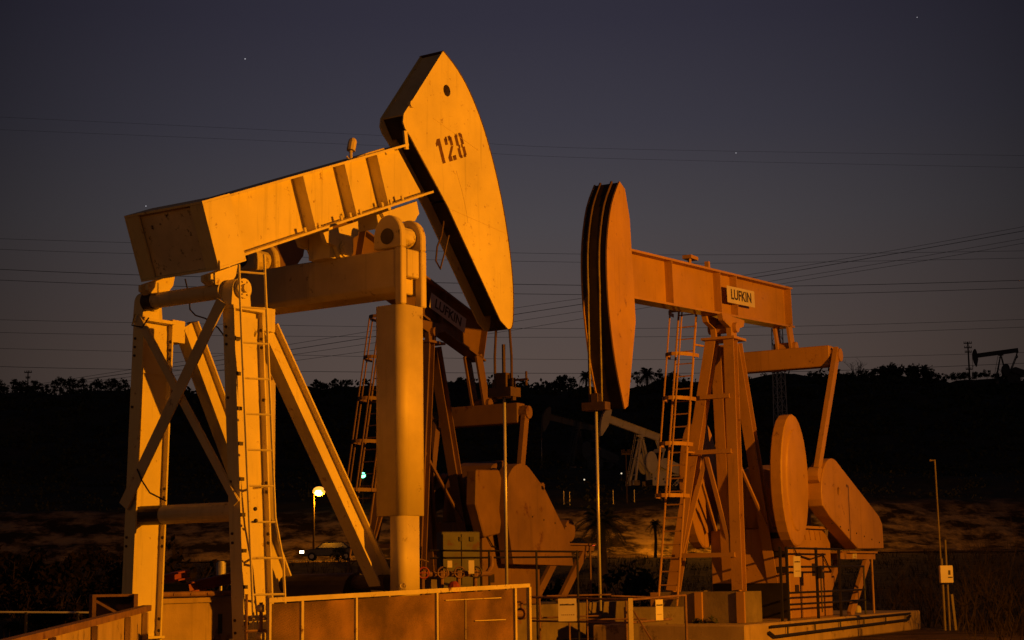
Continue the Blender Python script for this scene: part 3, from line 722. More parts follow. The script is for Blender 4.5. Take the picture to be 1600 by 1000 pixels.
# screened fence in front
fe = empty("screened_fence", NW(-0.2, -2.35, 0), 0, "low yellow framed fence with rusty mesh panels in front of the largest pumpjack", "fence")
fl_, fr_ = onN(418, 935, -2.35)-fe.location, onN(828, 912, -2.35)-fe.location
def fpt(px_top, dz):                                               # along the top rail
    t = (px_top-418)/(828-418); t = t*fl_.y/(fr_.y+(fl_.y-fr_.y)*t) if False else t
    a = onN(px_top, 935+(912-935)*(px_top-418)/(410), -2.35)-fe.location
    return V((a.x, a.y, a.z+dz))
b = MB(); b.bar(fpt(418, -0.03), fpt(806, -0.03), 0.075, 0.075, (0, 0, 1)); b.bar(fpt(806, -0.03), fpt(826, -0.03), 0.07, 0.07, (0, 0, 1)); each(b, "top_rail", FENCEP, fe)
for px, w in ((421, 0.05), (471, 0.06), (556, 0.05), (682, 0.05), (804, 0.06), (826, 0.07)):
    p = fpt(px, -0.06); MB().bar(p, V((p.x, p.y, 0.02)), w, w, (RN @ V((1, 0, 0)))).build("fence_post", FENCEP, fe)
prev = [421, 471, 556, 682, 804]
for a, c in zip(prev, prev[1:]):
    p, q = fpt(a+4, -0.09), fpt(c-3, -0.09)
    b = MB(); b.hexa([V((p.x, p.y, 0.25)), V((q.x, q.y, 0.25)), V((q.x, q.y, 0.25))+V((-0.008, 0.006, 0)), V((p.x, p.y, 0.25))+V((-0.008, 0.006, 0)), p, q, q+V((-0.008, 0.006, 0)), p+V((-0.008, 0.006, 0))])
    b.build("mesh_panel", SCREEN, fe)
b = MB()                                                           # faint frame on the last panel, ring bolt on the rail
for (xa, ya, xb, yb) in ((696, 938, 783, 934), (742, 970, 790, 968)):
    pa, pb = onN(xa, ya, -2.37)-fe.location, onN(xb, yb, -2.37)-fe.location; b.bar(pa, pb, 0.016, 0.016, (0, 0, 1))
pa, pb = onN(728, 936, -2.37)-fe.location, onN(728, 999, -2.37)-fe.location; b.bar(pa, pb, 0.016, 0.016)
rg = onN(630, 917, -2.35)-fe.location
b.tube([rg+V((0.05*math.cos(a), 0, 0.02+0.05*math.sin(a))) for a in [i*math.pi/5 for i in range(11)]], 0.014, 5)
each(b, "frame_strip", FENCEP, fe)

vp = onN(408, 950, -2.2); vs_ = empty("valve_stack", (vp.x, vp.y, 0), RZN, "small upright pipes and valve at the left end of the mesh fence", "pipework")
b = MB(); b.tube([(0, 0, 0), (0, 0, 1.25)], 0.03, 8); b.tube([(-0.22, 0.1, 0), (-0.22, 0.1, 1.38)], 0.024, 8); b.tube([(0, 0, 1.0), (0.14, -0.05, 1.0), (0.16, -0.05, 0.84), (0.05, -0.05, 0.78)], 0.02, 6); b.tube([(-0.3, 0.05, 0.82), (0.1, 0.0, 0.82)], 0.022, 6); b.tube([(-0.3, 0.05, 0.64), (0.1, 0.0, 0.64)], 0.022, 6)
b.build("pipe_run", RUSTY, vs_)
b = MB(); b.tube([(0, -0.05, 1.16), (0, 0.05, 1.16)], 0.06, 10); b.tube([(0, -0.06, 0.73), (0, 0.05, 0.73)], 0.07, 10); each(b, "valve_body", FENCEP, vs_)
# concrete cellar wall between the columns, its rail
cw0, cw1 = at(232, 941, 29.6), at(366, 934, 31.8)
cw = empty("concrete_wall", (cw0.x, cw0.y, 0), math.atan2(cw1.y-cw0.y, cw1.x-cw0.x), "stained concrete cellar wall under the largest pumpjack, between its two columns", "wall")
Lw = (V((cw1.x, cw1.y, 0))-V((cw0.x, cw0.y, 0))).length+1.4
b = MB(); b.box(-0.5, Lw, 0.0, 0.35, 0, 1.20); b.box(-0.55, Lw+0.05, -0.05, 0.40, 1.202, 1.29); b.build("wall_body", CONC, cw)
b = MB(); b.box(0.62*Lw-0.42, 0.62*Lw-0.30, -0.012, -0.002, 0.62, 0.98); b.build("dark_strip", DARKP, cw)  # thin dark strip on the wall face
b = MB(); b.tube([(-0.3, -0.12, 1.36), (Lw, -0.12, 1.36)], 0.05, 10)
for i in range(9): x = i*Lw/8; b.tube([(x, -0.185, 1.36), (x, -0.06, 1.36)], 0.022, 6)
b.build("pipe_rail", RUSTY, cw)
b = MB(); b.box(-0.03, 0.03, -0.12, -0.06, 0.0, 1.36); b.build("rail_post", RUSTY, cw)
# low trough wall running from the left foreground
t0, t1 = at(-30, 1008, 17), at(230, 945, 27.4)
tw = empty("trough_wall", (0, 0, 0), 0, "low steel edged trough running in from the bottom left corner", "trough")
d = (t1-t0); dn = V((d.y, -d.x, 0)).normalized()
b = MB()
for off, th in ((0.0, 0.10),):
    p, q = t0+dn*off, t1+dn*off
    b.hexa([V((p.x, p.y, 0.0)), V((q.x, q.y, 0.0)), V((q.x, q.y, 0.0))-dn*th, V((p.x, p.y, 0.0))-dn*th, p-V((0, 0, 0.1)), q-V((0, 0, 0.1)), q-dn*th-V((0, 0, 0.1)), p-dn*th-V((0, 0, 0.1))])
b.build("side_plate", CONC, tw)
MB().bar(t0-V((0, 0, 0.05)), t1-V((0, 0, 0.05)), 0.09, 0.14, (0, 0, 1)).build("top_edge", RUSTY, tw)
b = MB()
for k in (0.3, 0.55, 0.8, 0.95):
    p = t0+d*k; b.bar(V((p.x, p.y, 0))+dn*0.06, p+dn*0.06-V((0, 0, 0.1)), 0.08, 0.08)
each(b, "stiffener", CONC, tw)
# small open frame box on the trough
bx = at(170, 957, 27.2)
fb = empty("steel_box", (bx.x, bx.y, 0), 0.35, "small open reddish steel box beside the foot of the far column", "box")
b = MB(); b.box(-0.28, 0.42, 0.30, 0.34, 0.4, 1.36); b.box(0.38, 0.42, -0.30, 0.30, 0.4, 1.36); b.box(-0.28, 0.42, -0.30, 0.34, 1.362, 1.40); b.box(-0.28, 0.42, -0.30, 0.34, 0.36, 0.398); b.build("box_body", RUSTY, fb)
b = MB()
for x in (-0.27, 0.38): b.box(x-0.03, x+0.03, -0.36, -0.302, 0.0, 1.40)
b.bar((-0.24, -0.33, 1.3), (0.36, -0.33, 0.95), 0.04, 0.04); each(b, "box_frame", RUSTY, fb)
# red beams and pot lying behind the cellar wall
def world_bar(name, p, q, w, h, m, label, cat, group=None):
    mid = (p+q)/2; b = MB(); b.hsec(p-mid, q-mid, h, w, (0, 0, 1), 0.03); o = b.build(name, m, loc=mid); tag(o, label, cat, group); return o
world_bar("steel_beam", at(250, 906, 33), at(292, 897, 33.6), 0.2, 0.17, REDB, "short dull red steel beam stacked at the left behind the cellar wall", "beam", "red steel beams")
world_bar("steel_beam", at(295, 918, 32.2), at(366, 902, 32.8), 0.2, 0.2, REDB, "longer dull red steel beam lying nearest the grey pot", "beam", "red steel beams")
world_bar("steel_beam", at(252, 920, 32.6), at(318, 918, 32.6), 0.2, 0.2, DARKP, "blackened steel beam under the two red ones", "beam", "red steel beams")
c0 = at(345, 903, 33.2)
b = MB(); b.box(-1.9, 1.3, -0.4, 0.5, -0.75, -0.33); o = b.build("timber_crib", RUSTY, loc=c0); tag(o, "low rusty skid carrying the red beams behind the wall", "skid")
b = MB(); b.tube([(0, 0, 0.0), (0, 0, 0.30)], 0.095, 18); b.tube([(0, 0, 0.30), (0, 0, 0.325)], 0.07, 18); b.tube([(0, 0, -0.33), (0, 0, 0)], 0.03, 8); o = b.build("metal_pot", TANK, loc=c0); tag(o, "small grey metal cylinder standing on the red beams", "cylinder")

# wellhead and flow manifold behind the fence
wh = empty("wellhead", NW(9.24, 0, 0), RZN, "dark wellhead with flanges under the polished rod of the largest pumpjack", "wellhead")
b = MB()
for z0, z1, r_ in ((0, 0.6, 0.22), (0.6, 0.68, 0.30), (0.68, 0.95, 0.16), (0.95, 1.02, 0.24), (1.02, 1.22, 0.11)): b.tube([(0, 0, z0), (0, 0, z1)], r_, 14)
b.tube([(-0.5, 0, 0.8), (0.5, 0, 0.8)], 0.08, 10); b.build("casing_head", RUSTY, wh)
b = MB(); b.tube([(0.5, 0, 0.8), (0.6, 0, 0.8)], 0.13, 10); b.tube([(0.55, 0, 0.8), (0.55, 0, 1.05)], 0.03, 6); b.tube([(0.55+0.13*math.cos(a), 0.13*math.sin(a), 1.05) for a in [i*math.pi/6 for i in range(13)]], 0.018, 5); b.build("valve", RUSTY, wh)
mf0 = at(705, 893, 34.5)
mf = empty("pipe_manifold", (mf0.x, mf0.y, 0), 0.25, "tangle of rusty valves and pipework just behind the mesh fence", "pipework")
b = MB(); zc = mf0.z
b.tube([(-0.75, 0, zc-0.05), (0.85, 0, zc-0.05)], 0.06, 10)
for x in (-0.6, -0.2, 0.15, 0.5): b.tube([(x, 0, 0.0), (x, 0, zc+0.05)], 0.045, 8); b.tube([(x, -0.02, zc-0.12), (x, -0.02, zc+0.02)], 0.10, 10)
b.tube([(0.75, 0, zc-0.05), (0.85, 0, zc+0.1), (0.85, 0, zc+0.3)], 0.05, 8)
b.tube([(-0.85, 0.1, zc+0.25), (-0.6, 0.1, zc+0.25), (-0.45, 0.1, zc+0.2)], 0.02, 6); each(b, "pipe_run", RUSTY, mf)
for i, x in enumerate((-0.6, -0.2, 0.15, 0.5)):
    b = MB(); b.tube([(x+0.11*math.cos(a), -0.12, zc-0.02+0.11*math.sin(a)) for a in [k*math.pi/6 for k in range(13)]], 0.018, 5)
    b.tube([(x, -0.12, zc-0.02), (x, 0, zc-0.02)], 0.02, 6); b.bar((x-0.1, -0.12, zc-0.02), (x+0.1, -0.12, zc-0.02), 0.015, 0.015); b.build("valve_wheel", (REDB, RUSTY, RUSTY, GRIME)[i], mf)
b = MB(); b.sphere((0.0, -0.25, zc-0.32), 0.13, 10); b.tube([(0.0, -0.25, zc-0.6), (0.0, -0.25, zc-0.2)], 0.06, 8); each(b, "red_cap", REDB, mf)
b = MB(); b.box(0.32, 0.44, -0.2, -0.17, zc-0.05, zc+0.22); b.box(-0.12, -0.02, -0.2, -0.17, zc+0.08, zc+0.22); each(b, "tag_plate", SIGNW, mf)
b = MB(); b.tube([(-1.02, 0, 0), (-1.02, 0, zc+0.35)], 0.05, 8); b.build("red_post", REDB, mf)

# grey electrical cabinets by the rear pumpjack
cb0 = at(716, 866, 38.5)
cb = empty("control_cabinet", (cb0.x, cb0.y, 0.0), 0.35, "dull grey control cabinet standing before the half hidden pumpjack", "cabinet")
b = MB(); b.box(-0.46, 0.46, -0.2, 0.2, 1.35, 2.62); b.box(-0.40, -0.32, -0.1, 0.1, 0, 1.35); b.box(0.32, 0.40, -0.1, 0.1, 0, 1.35); b.build("cabinet_body", GREYP, cb, bevel=0.02)
b = MB(); b.box(-0.43, -0.015, -0.222, -0.202, 1.42, 2.56); b.box(0.015, 0.43, -0.222, -0.202, 1.42, 2.56); each(b, "cabinet_door", GREYP, cb)
b = MB(); b.box(-0.05, 0.02, -0.25, -0.224, 2.40, 2.5); b.box(0.2, 0.30, -0.25, -0.224, 2.40, 2.5); each(b, "latch", DARKP, cb)
# dark rail in front of it
rl = empty("pipe_railing", (0, 0, 0), 0, "black pipe railing in front of the half hidden pumpjack", "railing")
b = MB()
for y0, y1 in ((860, 862), (872, 870)): b.tube([at(672, y0, 36.5), at(905, y1, 36.5)], 0.022, 6)
for px in (690, 764, 838, 902): p = at(px, 860, 36.5); b.tube([p, V((p.x, p.y, 0))], 0.025, 6)
each(b, "rail_frame", DARKP, rl)

# ------------------------------------------------------------------ right-hand yard
RM = Matrix.Rotation(RZC, 4, 'Z')
def MW(x, y, z): return RM @ V((x, y, z))*SCM + OM
def scl(o):
    o.scale = (SCM,)*3; return o
sl = scl(empty("concrete_slab", OM, RZC, "long concrete plinth under the right pumpjack", "plinth"))
b = MB(); b.box(-9.35, 3.2, -2.0, 1.6, 0.0, 0.515); b.build("slab_body", CONC, sl, bevel=0.03)
b = MB(); b.tube([(2.0, 1.66, 0.32), (1.7, 1.66, 0.22), (-8.0, 1.66, 0.30), (-8.2, 1.66, 0.40)], 0.035, 8)
b.tube([(1.9, 1.66, 0.44), (-8.2, 1.66, 0.46)], 0.03, 8)
for i in range(6): x = 0.9-1.75*i; b.tube([(x, 1.66, 0.24), (x, 1.66, 0.46)], 0.02, 6)
each(b, "edge_pipe", DARKP, sl)
sl2 = empty("concrete_slab", OB, RZC, "concrete plinth under the half hidden pumpjack", "plinth")
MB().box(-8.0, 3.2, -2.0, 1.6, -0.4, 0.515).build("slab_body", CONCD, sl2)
for o in (sl, sl2): o["group"] = "concrete plinths under pumpjacks"
# black guard railing before the gearbox stand
gr = empty("guard_railing", MW(-0.6, 1.5, 0.515), RZC, "black guard railing in front of the orange gearbox of the right pumpjack", "railing"); scl(gr)
b = MB()
for z in (1.62, 1.20, 0.62, 0.36): b.tube([(0.95, 0, z), (-2.75 if z > 1.3 else -4.4, 0, z)], 0.026, 6)
for x in (0.98, -0.95, -2.55): b.bar((x, 0, 0), (x, 0, 1.65), 0.07, 0.05)
b.bar((1.12, -0.1, 0), (1.12, -0.1, 1.65), 0.06, 0.05); b.tube([(-4.4, 0, 0), (-4.4, 0, 1.2)], 0.026, 6)
each(b, "rail_frame", DARKP, gr)
def lettered_sign(name, p, rz, w, h, label, parent_mat=SIGNW, group=None):
    s = empty(name, p, rz, label, "sign", group)
    MB().box(-w/2, w/2, -0.006, 0.006, -h/2, h/2).build("board", parent_mat, s)
    b = MB(); x = -w*0.40
    while x < w*0.38:                                              # blurred heading: uneven short strokes
        k = random.uniform(0.012, 0.026)*w/0.35; b.box(x, min(x+k, w*0.42), -0.0085, -0.0065, h*0.20, h*(0.245+random.uniform(0, 0.03))); x += k+0.004
    b.build("heading", INK, s)
    b = MB(); x = -w*0.32
    while x < w*0.32:
        k = random.uniform(0.012, 0.03)*w/0.35; b.box(x, x+k, -0.0085, -0.0065, -h*0.24, -h*0.19); x += k+0.014
    b.build("fine_print", INKG, s)
    return s
lettered_sign("warning_sign", MW(-0.05, 1.58, 1.72), RZC+math.pi, 0.52, 0.54, "white warning sign hung on the black guard railing", group="white warning signs")
jb = MW(-1.6, 1.58, 1.58); j = empty("junction_box", jb, RZC+math.pi, "small black switch box on the guard railing beside a white sign", "switch box")
MB().box(-0.12, 0.12, -0.06, 0.04, -0.16, 0.16).tube([(0, 0, -1.06), (0, 0, -0.16)], 0.02, 6).build("box_body", DARKP, j); MB().box(-0.03, 0.03, -0.075, -0.062, 0.02, 0.08).build("switch", RUSTY, j)
pl = MW(-4.9, 1.3, 2.02); o = MB().box(-0.16, 0.16, -0.02, 0.12, -0.12, 0.10).tube([(0, -0.01, -0.02), (0, -0.06, -0.02)], 0.06, 10).build("motor_switch", SIGNW, loc=pl); o.rotation_euler = (0, 0, RZC+math.pi); tag(o, "small pale box fixed below the belt guard", "switch box")
vc = MW(-7.1, 0.6, 0.515); o = MB().tube([(0, 0, 0), (0, 0, 0.10)], 0.10, 10).sphere((0, 0, 0.12), 0.10, 10).build("vent_cap", PAINT, loc=vc); tag(o, "small round vent cap at the right end of the plinth", "vent cap")

# front pipe railing with its two signs
fr = empty("pipe_railing", (0, 0, 0), 0, "thin rusty pipe railing along the bottom, right of the mesh fence", "railing")
Yr = 34.0
b = MB()
A, Bc, Cc = at(826, 933, Yr+0.4), at(985, 937, Yr-0.9), at(1071, 930, Yr+2.4)
b.tube([A, Bc], 0.022, 6); b.tube([Bc, Cc], 0.024, 6)
A2, B2, C2 = at(826, 970, Yr+0.4), at(985, 973, Yr-0.9), at(1049, 967, Yr+1.6)
b.tube([A2, B2], 0.02, 6); b.tube([B2, C2], 0.024, 6)
b.tube([at(828, 966, Yr+3), at(940, 962, Yr+3)], 0.02, 6); b.tube([at(828, 932, Yr+3), at(955, 929, Yr+3)], 0.02, 6); b.tube([at(955, 931, Yr+2.8), at(1060, 935, Yr+2.8)], 0.02, 6); b.tube([at(905, 968, Yr+2), at(1010, 967, Yr+2)], 0.02, 6)
each(b, "rail", RUSTY, fr)
for px, y0, w, Yp in ((843, 934, 0.02, Yr+0.3), (917, 933, 0.018, Yr+3), (978, 935, 0.022, Yr+2.6), (1071, 930, 0.03, Yr+2.4), (889, 935, 0.02, Yr)):
    p = at(px, y0, Yp); MB().tube([p, V((p.x, p.y, 0))], w, 6).build("post", RUSTY, fr)
p = Bc; MB().bar(p+V((0, 0, 0.03)), V((p.x, p.y, 0)), 0.09, 0.09).build("post", FENCEP, fr, "thicker lit corner post")
MB().bar(at(990, 955, Yr-0.7), at(1020, 1004, Yr-0.3), 0.03, 0.03).build("diagonal_stay", RUSTY, fr)
lettered_sign("warning_sign", at(886.5, 953, Yr-0.9), 0.0, 0.36, 0.44, "grey white warning sign on the front pipe railing near the mesh fence", group="white warning signs")
lettered_sign("warning_sign", at(1030, 953, Yr+0.6), math.radians(48), 0.25, 0.42, "narrow orange lit warning sign on the pipe railing below the caged ladder", group="white warning signs")
# low concrete kerb behind, with a clump of dark scrub
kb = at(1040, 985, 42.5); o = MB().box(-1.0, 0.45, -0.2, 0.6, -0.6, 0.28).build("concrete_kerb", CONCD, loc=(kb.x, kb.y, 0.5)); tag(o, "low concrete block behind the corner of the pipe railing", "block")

# instrument post
ip0 = at(1477, 986, 45.2)
ip = empty("instrument_post", (ip0.x, ip0.y, 0), 0, "slender metal post with a white meter box, alone at the right", "post")
top = at(1467, 718, 45.2)-V((ip0.x, ip0.y, 0)); top = V((top.x*0.3, 0, top.z))
b = MB(); b.tube([(0, 0, 0), (0, 0, 1.9)], 0.035, 8); b.tube([(0.13, 0.02, 0), (0.13, 0.02, 2.4)], 0.03, 8); b.tube([(-0.02, 0, 1.9), (-0.04, 0, top.z)], 0.022, 8); b.tube([(-0.14, 0, top.z-0.02), (-0.04, 0, top.z-0.02)], 0.018, 6); b.sphere((-0.16, 0, top.z-0.02), 0.035, 8); b.build("mast", MASTM, ip)
zb = at(1483, 897, 45.2).z
mbx = MB().box(-0.10, 0.24, -0.20, -0.04, zb-0.23, zb+0.23).build("meter_box", SIGNW, ip, bevel=0.01)
MB().box(0.11, 0.17, -0.205, -0.201, zb-0.02, zb+0.10).box(0.10, 0.22, -0.205, -0.201, zb-0.10, zb-0.07).build("display", INK, mbx)
MB().bar((0.30, 0.05, 0), (0.24, 0.05, 0.95), 0.06, 0.04).build("stake", MASTM, ip)

# ------------------------------------------------------------------ street lamps
def street_lamp(p, h, label, arm=(1.2, 0), power=0, rz=0.0, head_scale=1.0, aim=None, lens=0.22):
    s = empty("street_lamp", p, rz, label, "street lamp", "sodium street lamps")
    MB().tube([(0, 0, 0), (0, 0, h*0.6), (0, 0, h-0.1)], 0.11, 10, r2=0.07).build("pole", WOOD, s)
    MB().tube([(0, 0, h-0.15), (arm[0]*0.5, 0, h+0.12), (arm[0], 0, h+0.12)], 0.04, 8).build("arm", GALV, s)
    k = head_scale
    hd = MB().prism([(arm[0]-0.1*k, h+0.06), (arm[0]+0.62*k, h+0.06), (arm[0]+0.55*k, h+0.22), (arm[0]+0.05*k, h+0.24)], -0.17*k, 0.17*k).build("lamp_head", GALV, s)
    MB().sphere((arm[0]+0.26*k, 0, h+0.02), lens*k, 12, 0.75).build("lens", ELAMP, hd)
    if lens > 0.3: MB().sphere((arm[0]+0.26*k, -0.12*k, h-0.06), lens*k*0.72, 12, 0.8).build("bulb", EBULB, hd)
    ld = bpy.data.lights.new("sodium_light", 'SPOT' if aim else 'POINT'); ld.color = (1.0, 0.315, 0.004); ld.energy = power; ld.shadow_soft_size = 0.18
    lo = bpy.data.objects.new("sodium_light", ld); COL.objects.link(lo); lo.parent = s; lo.location = (arm[0]+0.26*k, 0, h-0.32*k-0.12-max(0, lens-0.22)*k)
    if aim:
        ld.spot_size = rad(aim[1]); ld.spot_blend = 1.0
        W = Matrix.Translation(p) @ Matrix.Rotation(rz, 4, 'Z') @ lo.location
        q = (V(aim[0])-W).to_track_quat('-Z', 'Y').to_matrix().to_4x4()
        lo.matrix_parent_inverse = Matrix.Identity(4)
        lo.rotation_euler = (Matrix.Rotation(-rz, 4, 'Z') @ q).to_euler()
    return s
KEY = (28.0, 18.5)
street_lamp(V((KEY[0], KEY[1], 0)), 9.5, "tall street lamp beside the yard, out of view at the right", power=50000, rz=math.radians(150), aim=((-3, 31, 5.5), 140))
street_lamp(V((-14, -12, 0)), 9.0, "unseen fill lamp on a street lamp post behind the photographer at the left", power=1750, rz=math.radians(60))  # added fill lamp, out of view, to lift the shaded rear faces
lp = at(490, 873, 150); lh = at(498, 768, 150).z-lp.z
street_lamp(V((lp.x, lp.y, gz(lp.x, lp.y))), at(498, 768, 150).z-gz(lp.x, lp.y), "glowing orange street lamp seen beyond the largest pumpjack's slanting brace", arm=(0.02, 0), power=2800, rz=0.0, head_scale=1.7, lens=0.34)  # oversized amber lens and bulb stand in for the lamp's glare halo
lq = at(1139, 748, 149)
street_lamp(V((lq.x+0.62, 149, gz(lq.x, 149))), lq.z-gz(lq.x, 149), "street lamp by the road hidden behind the right pumpjack's front leg", arm=(0.4, 0), power=13000, rz=math.radians(180), head_scale=1.0)
# far green and white lights on posts
def lit_post(p, h, m, r_, label, name="signal_light"):
    s = empty(name, p, 0, label, "light")
    MB().tube([(0, 0, 0), (0, 0, h)], 0.05, 6).build("post", DARKP, s); MB().sphere((0, 0, h+r_), r_, 8).build("lens", m, s)
gp = at(567, 747, 175); gl = gz(gp.x, gp.y); lit_post(V((gp.x, gp.y, gl)), gp.z-gl, EGREEN, 0.30, "small green light seen through the caged ladder left of centre")
for px, py, Yd, lab in ((971, 741, 205, "small white light below the small pale pumpjack"), (913, 751, 215, "tiny white light on the dark slope right of centre")):
    q = at(px, py, Yd); z0 = gz(q.x, q.y); lit_post(V((q.x, q.y, z0)), max(0.5, q.z-z0), EWHITE, 0.10, lab, "yard_light")

# ------------------------------------------------------------------ cars on the road
def car(p, rz, label):
    r = empty("parked_car", p, rz, label, "car", "cars on the road")
    b = MB(); b.prism([(-2.15, 0.35), (2.1, 0.35), (2.18, 0.62), (2.0, 0.82), (1.1, 0.92), (-2.0, 0.96), (-2.2, 0.8)], -0.85, 0.85)
    b.prism([(1.05, 0.93), (0.45, 1.40), (-1.1, 1.44), (-1.75, 0.97)], -0.74, 0.74); b.build("body", CARP, r, bevel=0.05)
    b = MB()
    for y in (-0.745, 0.735): b.prism([(0.88, 0.97), (0.40, 1.34), (-1.05, 1.37), (-1.5, 0.99)], y, y+0.01)
    each(b, "window", GLASS, r)
    for x in (-1.35, 1.3):
        for y in (-0.80, 0.80):
            w = MB().tube([(x, y-0.1, 0.32), (x, y+0.1, 0.32)], 0.32, 16).build("wheel", TYRE, r); MB().tube([(x, y-0.11, 0.32), (x, y+0.11, 0.32)], 0.18, 10).build("rim", GALV, w)
    for y in (-0.62, 0.62):
        MB().box(1.92, 2.22, y-0.24, y+0.24, 0.58, 0.78).build("headlight", EHEAD, r); MB().box(-2.24, -2.0, y-0.24, y+0.24, 0.66, 0.88).build("taillight", ETAIL, r)
    return r
q = at(514, 884, 132); car(V((q.x, q.y, gz(q.x, q.y)+0.13)), math.pi+0.06, "dark car with its lamps on, on the road below the glowing street lamp")
q = at(905, 864, 133); car(V((q.x-1.0, q.y, gz(q.x, q.y)+0.13)), math.pi-0.05, "dark car with red tail lamps on the road, between the two rods")

# pale tube added in place of a thin light streak at the left
f0, f1 = at(-60, 956, 46), at(142, 957, 46)
o = MB().tube([V((0, 0, 0)), f1-f0], 0.028, 8).build("streak_tube", STREAKW, loc=f0); tag(o, "thin pale tube standing in for a light streak across the dark ground at lower left", "pipe")
b = MB()
for k in (0.1, 0.5, 0.9): p = (f1-f0)*k; b.bar(p, V((p.x, p.y, gz(0, 46)-f0.z)), 0.06, 0.06)
s_ = each(b, "streak_support", DARKP, o)

# ------------------------------------------------------------------ vegetation
def leaf_mesh(name, m, n, rx, rz_, leaf, clumps, seed, parent=None, zoff=0.0, flat=0.4):
    rr = random.Random(seed); b = MB()
    cs = []
    for i in range(clumps):
        a = rr.uniform(0, 6.283); u = rr.random()**0.5; w = rr.uniform(-1, 1)
        k = (1-abs(w)**2)**0.5
        cs.append((V((math.cos(a)*u*rx*k, math.sin(a)*u*rx*k, w*rz_*(1-flat*0.5)+rz_*0.0)), rr.uniform(0.18, 0.42)*rx))
    for i in range(n):
        c, cr = rr.choice(cs)
        p = c+V((rr.gauss(0, 1), rr.gauss(0, 1), rr.gauss(0, 0.8))).normalized()*cr*rr.random()**0.4
        p.z += zoff
        a = V((rr.gauss(0, 1), rr.gauss(0, 1), rr.gauss(0, 1))).normalized(); c2 = a.cross(V((rr.gauss(0, 1), rr.gauss(0, 1), rr.gauss(0, 1)))).normalized()
        l = leaf*rr.uniform(0.6, 1.4)
        b.add([p-a*l, p+c2*l*0.5, p+a*l, p-c2*l*0.5], [(0, 1, 2, 3)])
    return b.build(name, m, parent)
def tree(p, h, w, label, seed, group=None, n=900, kind="round", name="broad_tree", m=LEAF):
    r = empty(name, p, 0, label, "tree", group); rr = random.Random(seed)
    b = MB(); b.tube([(0, 0, -0.5), (0.02*h, 0, h*0.3), (0, 0.02*h, h*0.62)], 0.035*h, 7, r2=0.012*h)
    for i in range(6):
        a = rr.uniform(0, 6.283); z0 = h*rr.uniform(0.22, 0.5); b.tube([(0.01*h, 0, z0), (math.cos(a)*w*0.25, math.sin(a)*w*0.25, z0+h*0.14), (math.cos(a)*w*0.4, math.sin(a)*w*0.4, z0+h*0.25)], 0.016*h, 5, r2=0.005*h)
    b.build("trunk", BARK, r)
    leaf_mesh("crown", m, n, w*0.5, h*(0.36 if kind == "round" else 0.46), 0.055*max(w, h*0.5)*(0.8 if n > 1200 else 1.0), 16 if kind == "round" else 12, seed, r, h*(0.62 if kind == "round" else 0.52))
    return r
def palm(p, h, label, seed, sc=1.0, name="palm_tree", nf=26, fl=2.2, group=None, trunk=0.16):
    r = empty(name, p, 0, label, "palm", group); rr = random.Random(seed)
    MB().tube([(0, 0, -0.4), (0.1, 0, h*0.5), (0.05, 0.05, h)], trunk, 8, r2=trunk*0.7).build("trunk", BARK, r)
    b = MB()
    for i in range(nf):
        a = rr.uniform(0, 6.283); el = rr.uniform(-0.5, 1.3); L = fl*rr.uniform(0.75, 1.1); d = V((math.cos(a), math.sin(a), 0)); pts = []
        for k in range(6):
            t = k/5; pts.append(V((0.05, 0.05, h))+d*(L*t*math.cos(el)*(1-0.15*t))+V((0, 0, L*(t*math.sin(el)-0.55*t*t))))
        b.tube(pts, 0.025*sc, 4, r2=0.008)
        side = d.cross(V((0, 0, 1)))
        for k in range(1, 22):
            t = k/22; i0 = min(4, int(t*5)); q = pts[i0].lerp(pts[i0+1], t*5-i0); ll = fl*0.34*(1-0.55*t)*sc**0
            for sg in (-1, 1):
                tip = q+side*sg*ll*0.7+d*ll*0.55+V((0, 0, -ll*0.35)); w = (pts[i0+1]-pts[i0]).normalized()*0.035*fl/2
                b.add([q-w, q+w, tip], [(0, 1, 2)])
    b.build("crown", PALMM, r); return r
RIDGE_Y = 455
def ridge(px, py_top, wpx, label, seed, kind="round", group=None, name="broad_tree", Y=RIDGE_Y, base_py=None):
    t = at(px, py_top, Y); z0 = gz(t.x, Y)-0.6; h = max(2.5, t.z-z0); w = wpx/F_PX*Y
    return tree(V((t.x, Y, z0)), h/0.97, w, label, seed, group, 900, kind, name)
SH = "low dark scrub tree among many along the hilltop skyline"
GR = "dark trees along the hilltop"
rr = random.Random(3)
for px in list(range(8, 200, 15))+[446, 462, 494, 508, 527, 545, 706, 722]+list(range(824, 905, 17))+list(range(940, 1010, 14))+list(range(1030, 1050, 12))+list(range(1262, 1330, 16))+[1350, 1365]+list(range(1475, 1600, 17)):
    base = (600 if px < 450 else 602) - (0 if px < 900 else 8 if px > 1450 else 16)
    ridge(px+rr.uniform(-4, 4), base-rr.uniform(0, 13), rr.uniform(15, 27), SH, rr.randint(0, 9999), group=GR)
ridge(880, 588, 34, "rounded dark tree on the skyline just right of the near polished rod", 11, group=GR)
ridge(803, 596, 26, "dark tree on the skyline touching the near carrier bar", 12, group=GR)
ridge(678, 574, 13, "narrow upright dark tree on the skyline beside the half hidden leg", 13, "tall", group=GR, name="cypress_tree")
ridge(1392, 570, 46, "widest rounded dark tree on the right of the skyline", 14, group=GR)
ridge(1428, 573, 52, "broad dark tree sloping down toward the skyline pole", 15, group=GR)
ridge(1455, 583, 34, "lower dark tree right of the broad skyline trees", 16, group=GR)
ridge(1372, 577, 30, "dark tree left of the widest skyline tree", 17, group=GR)
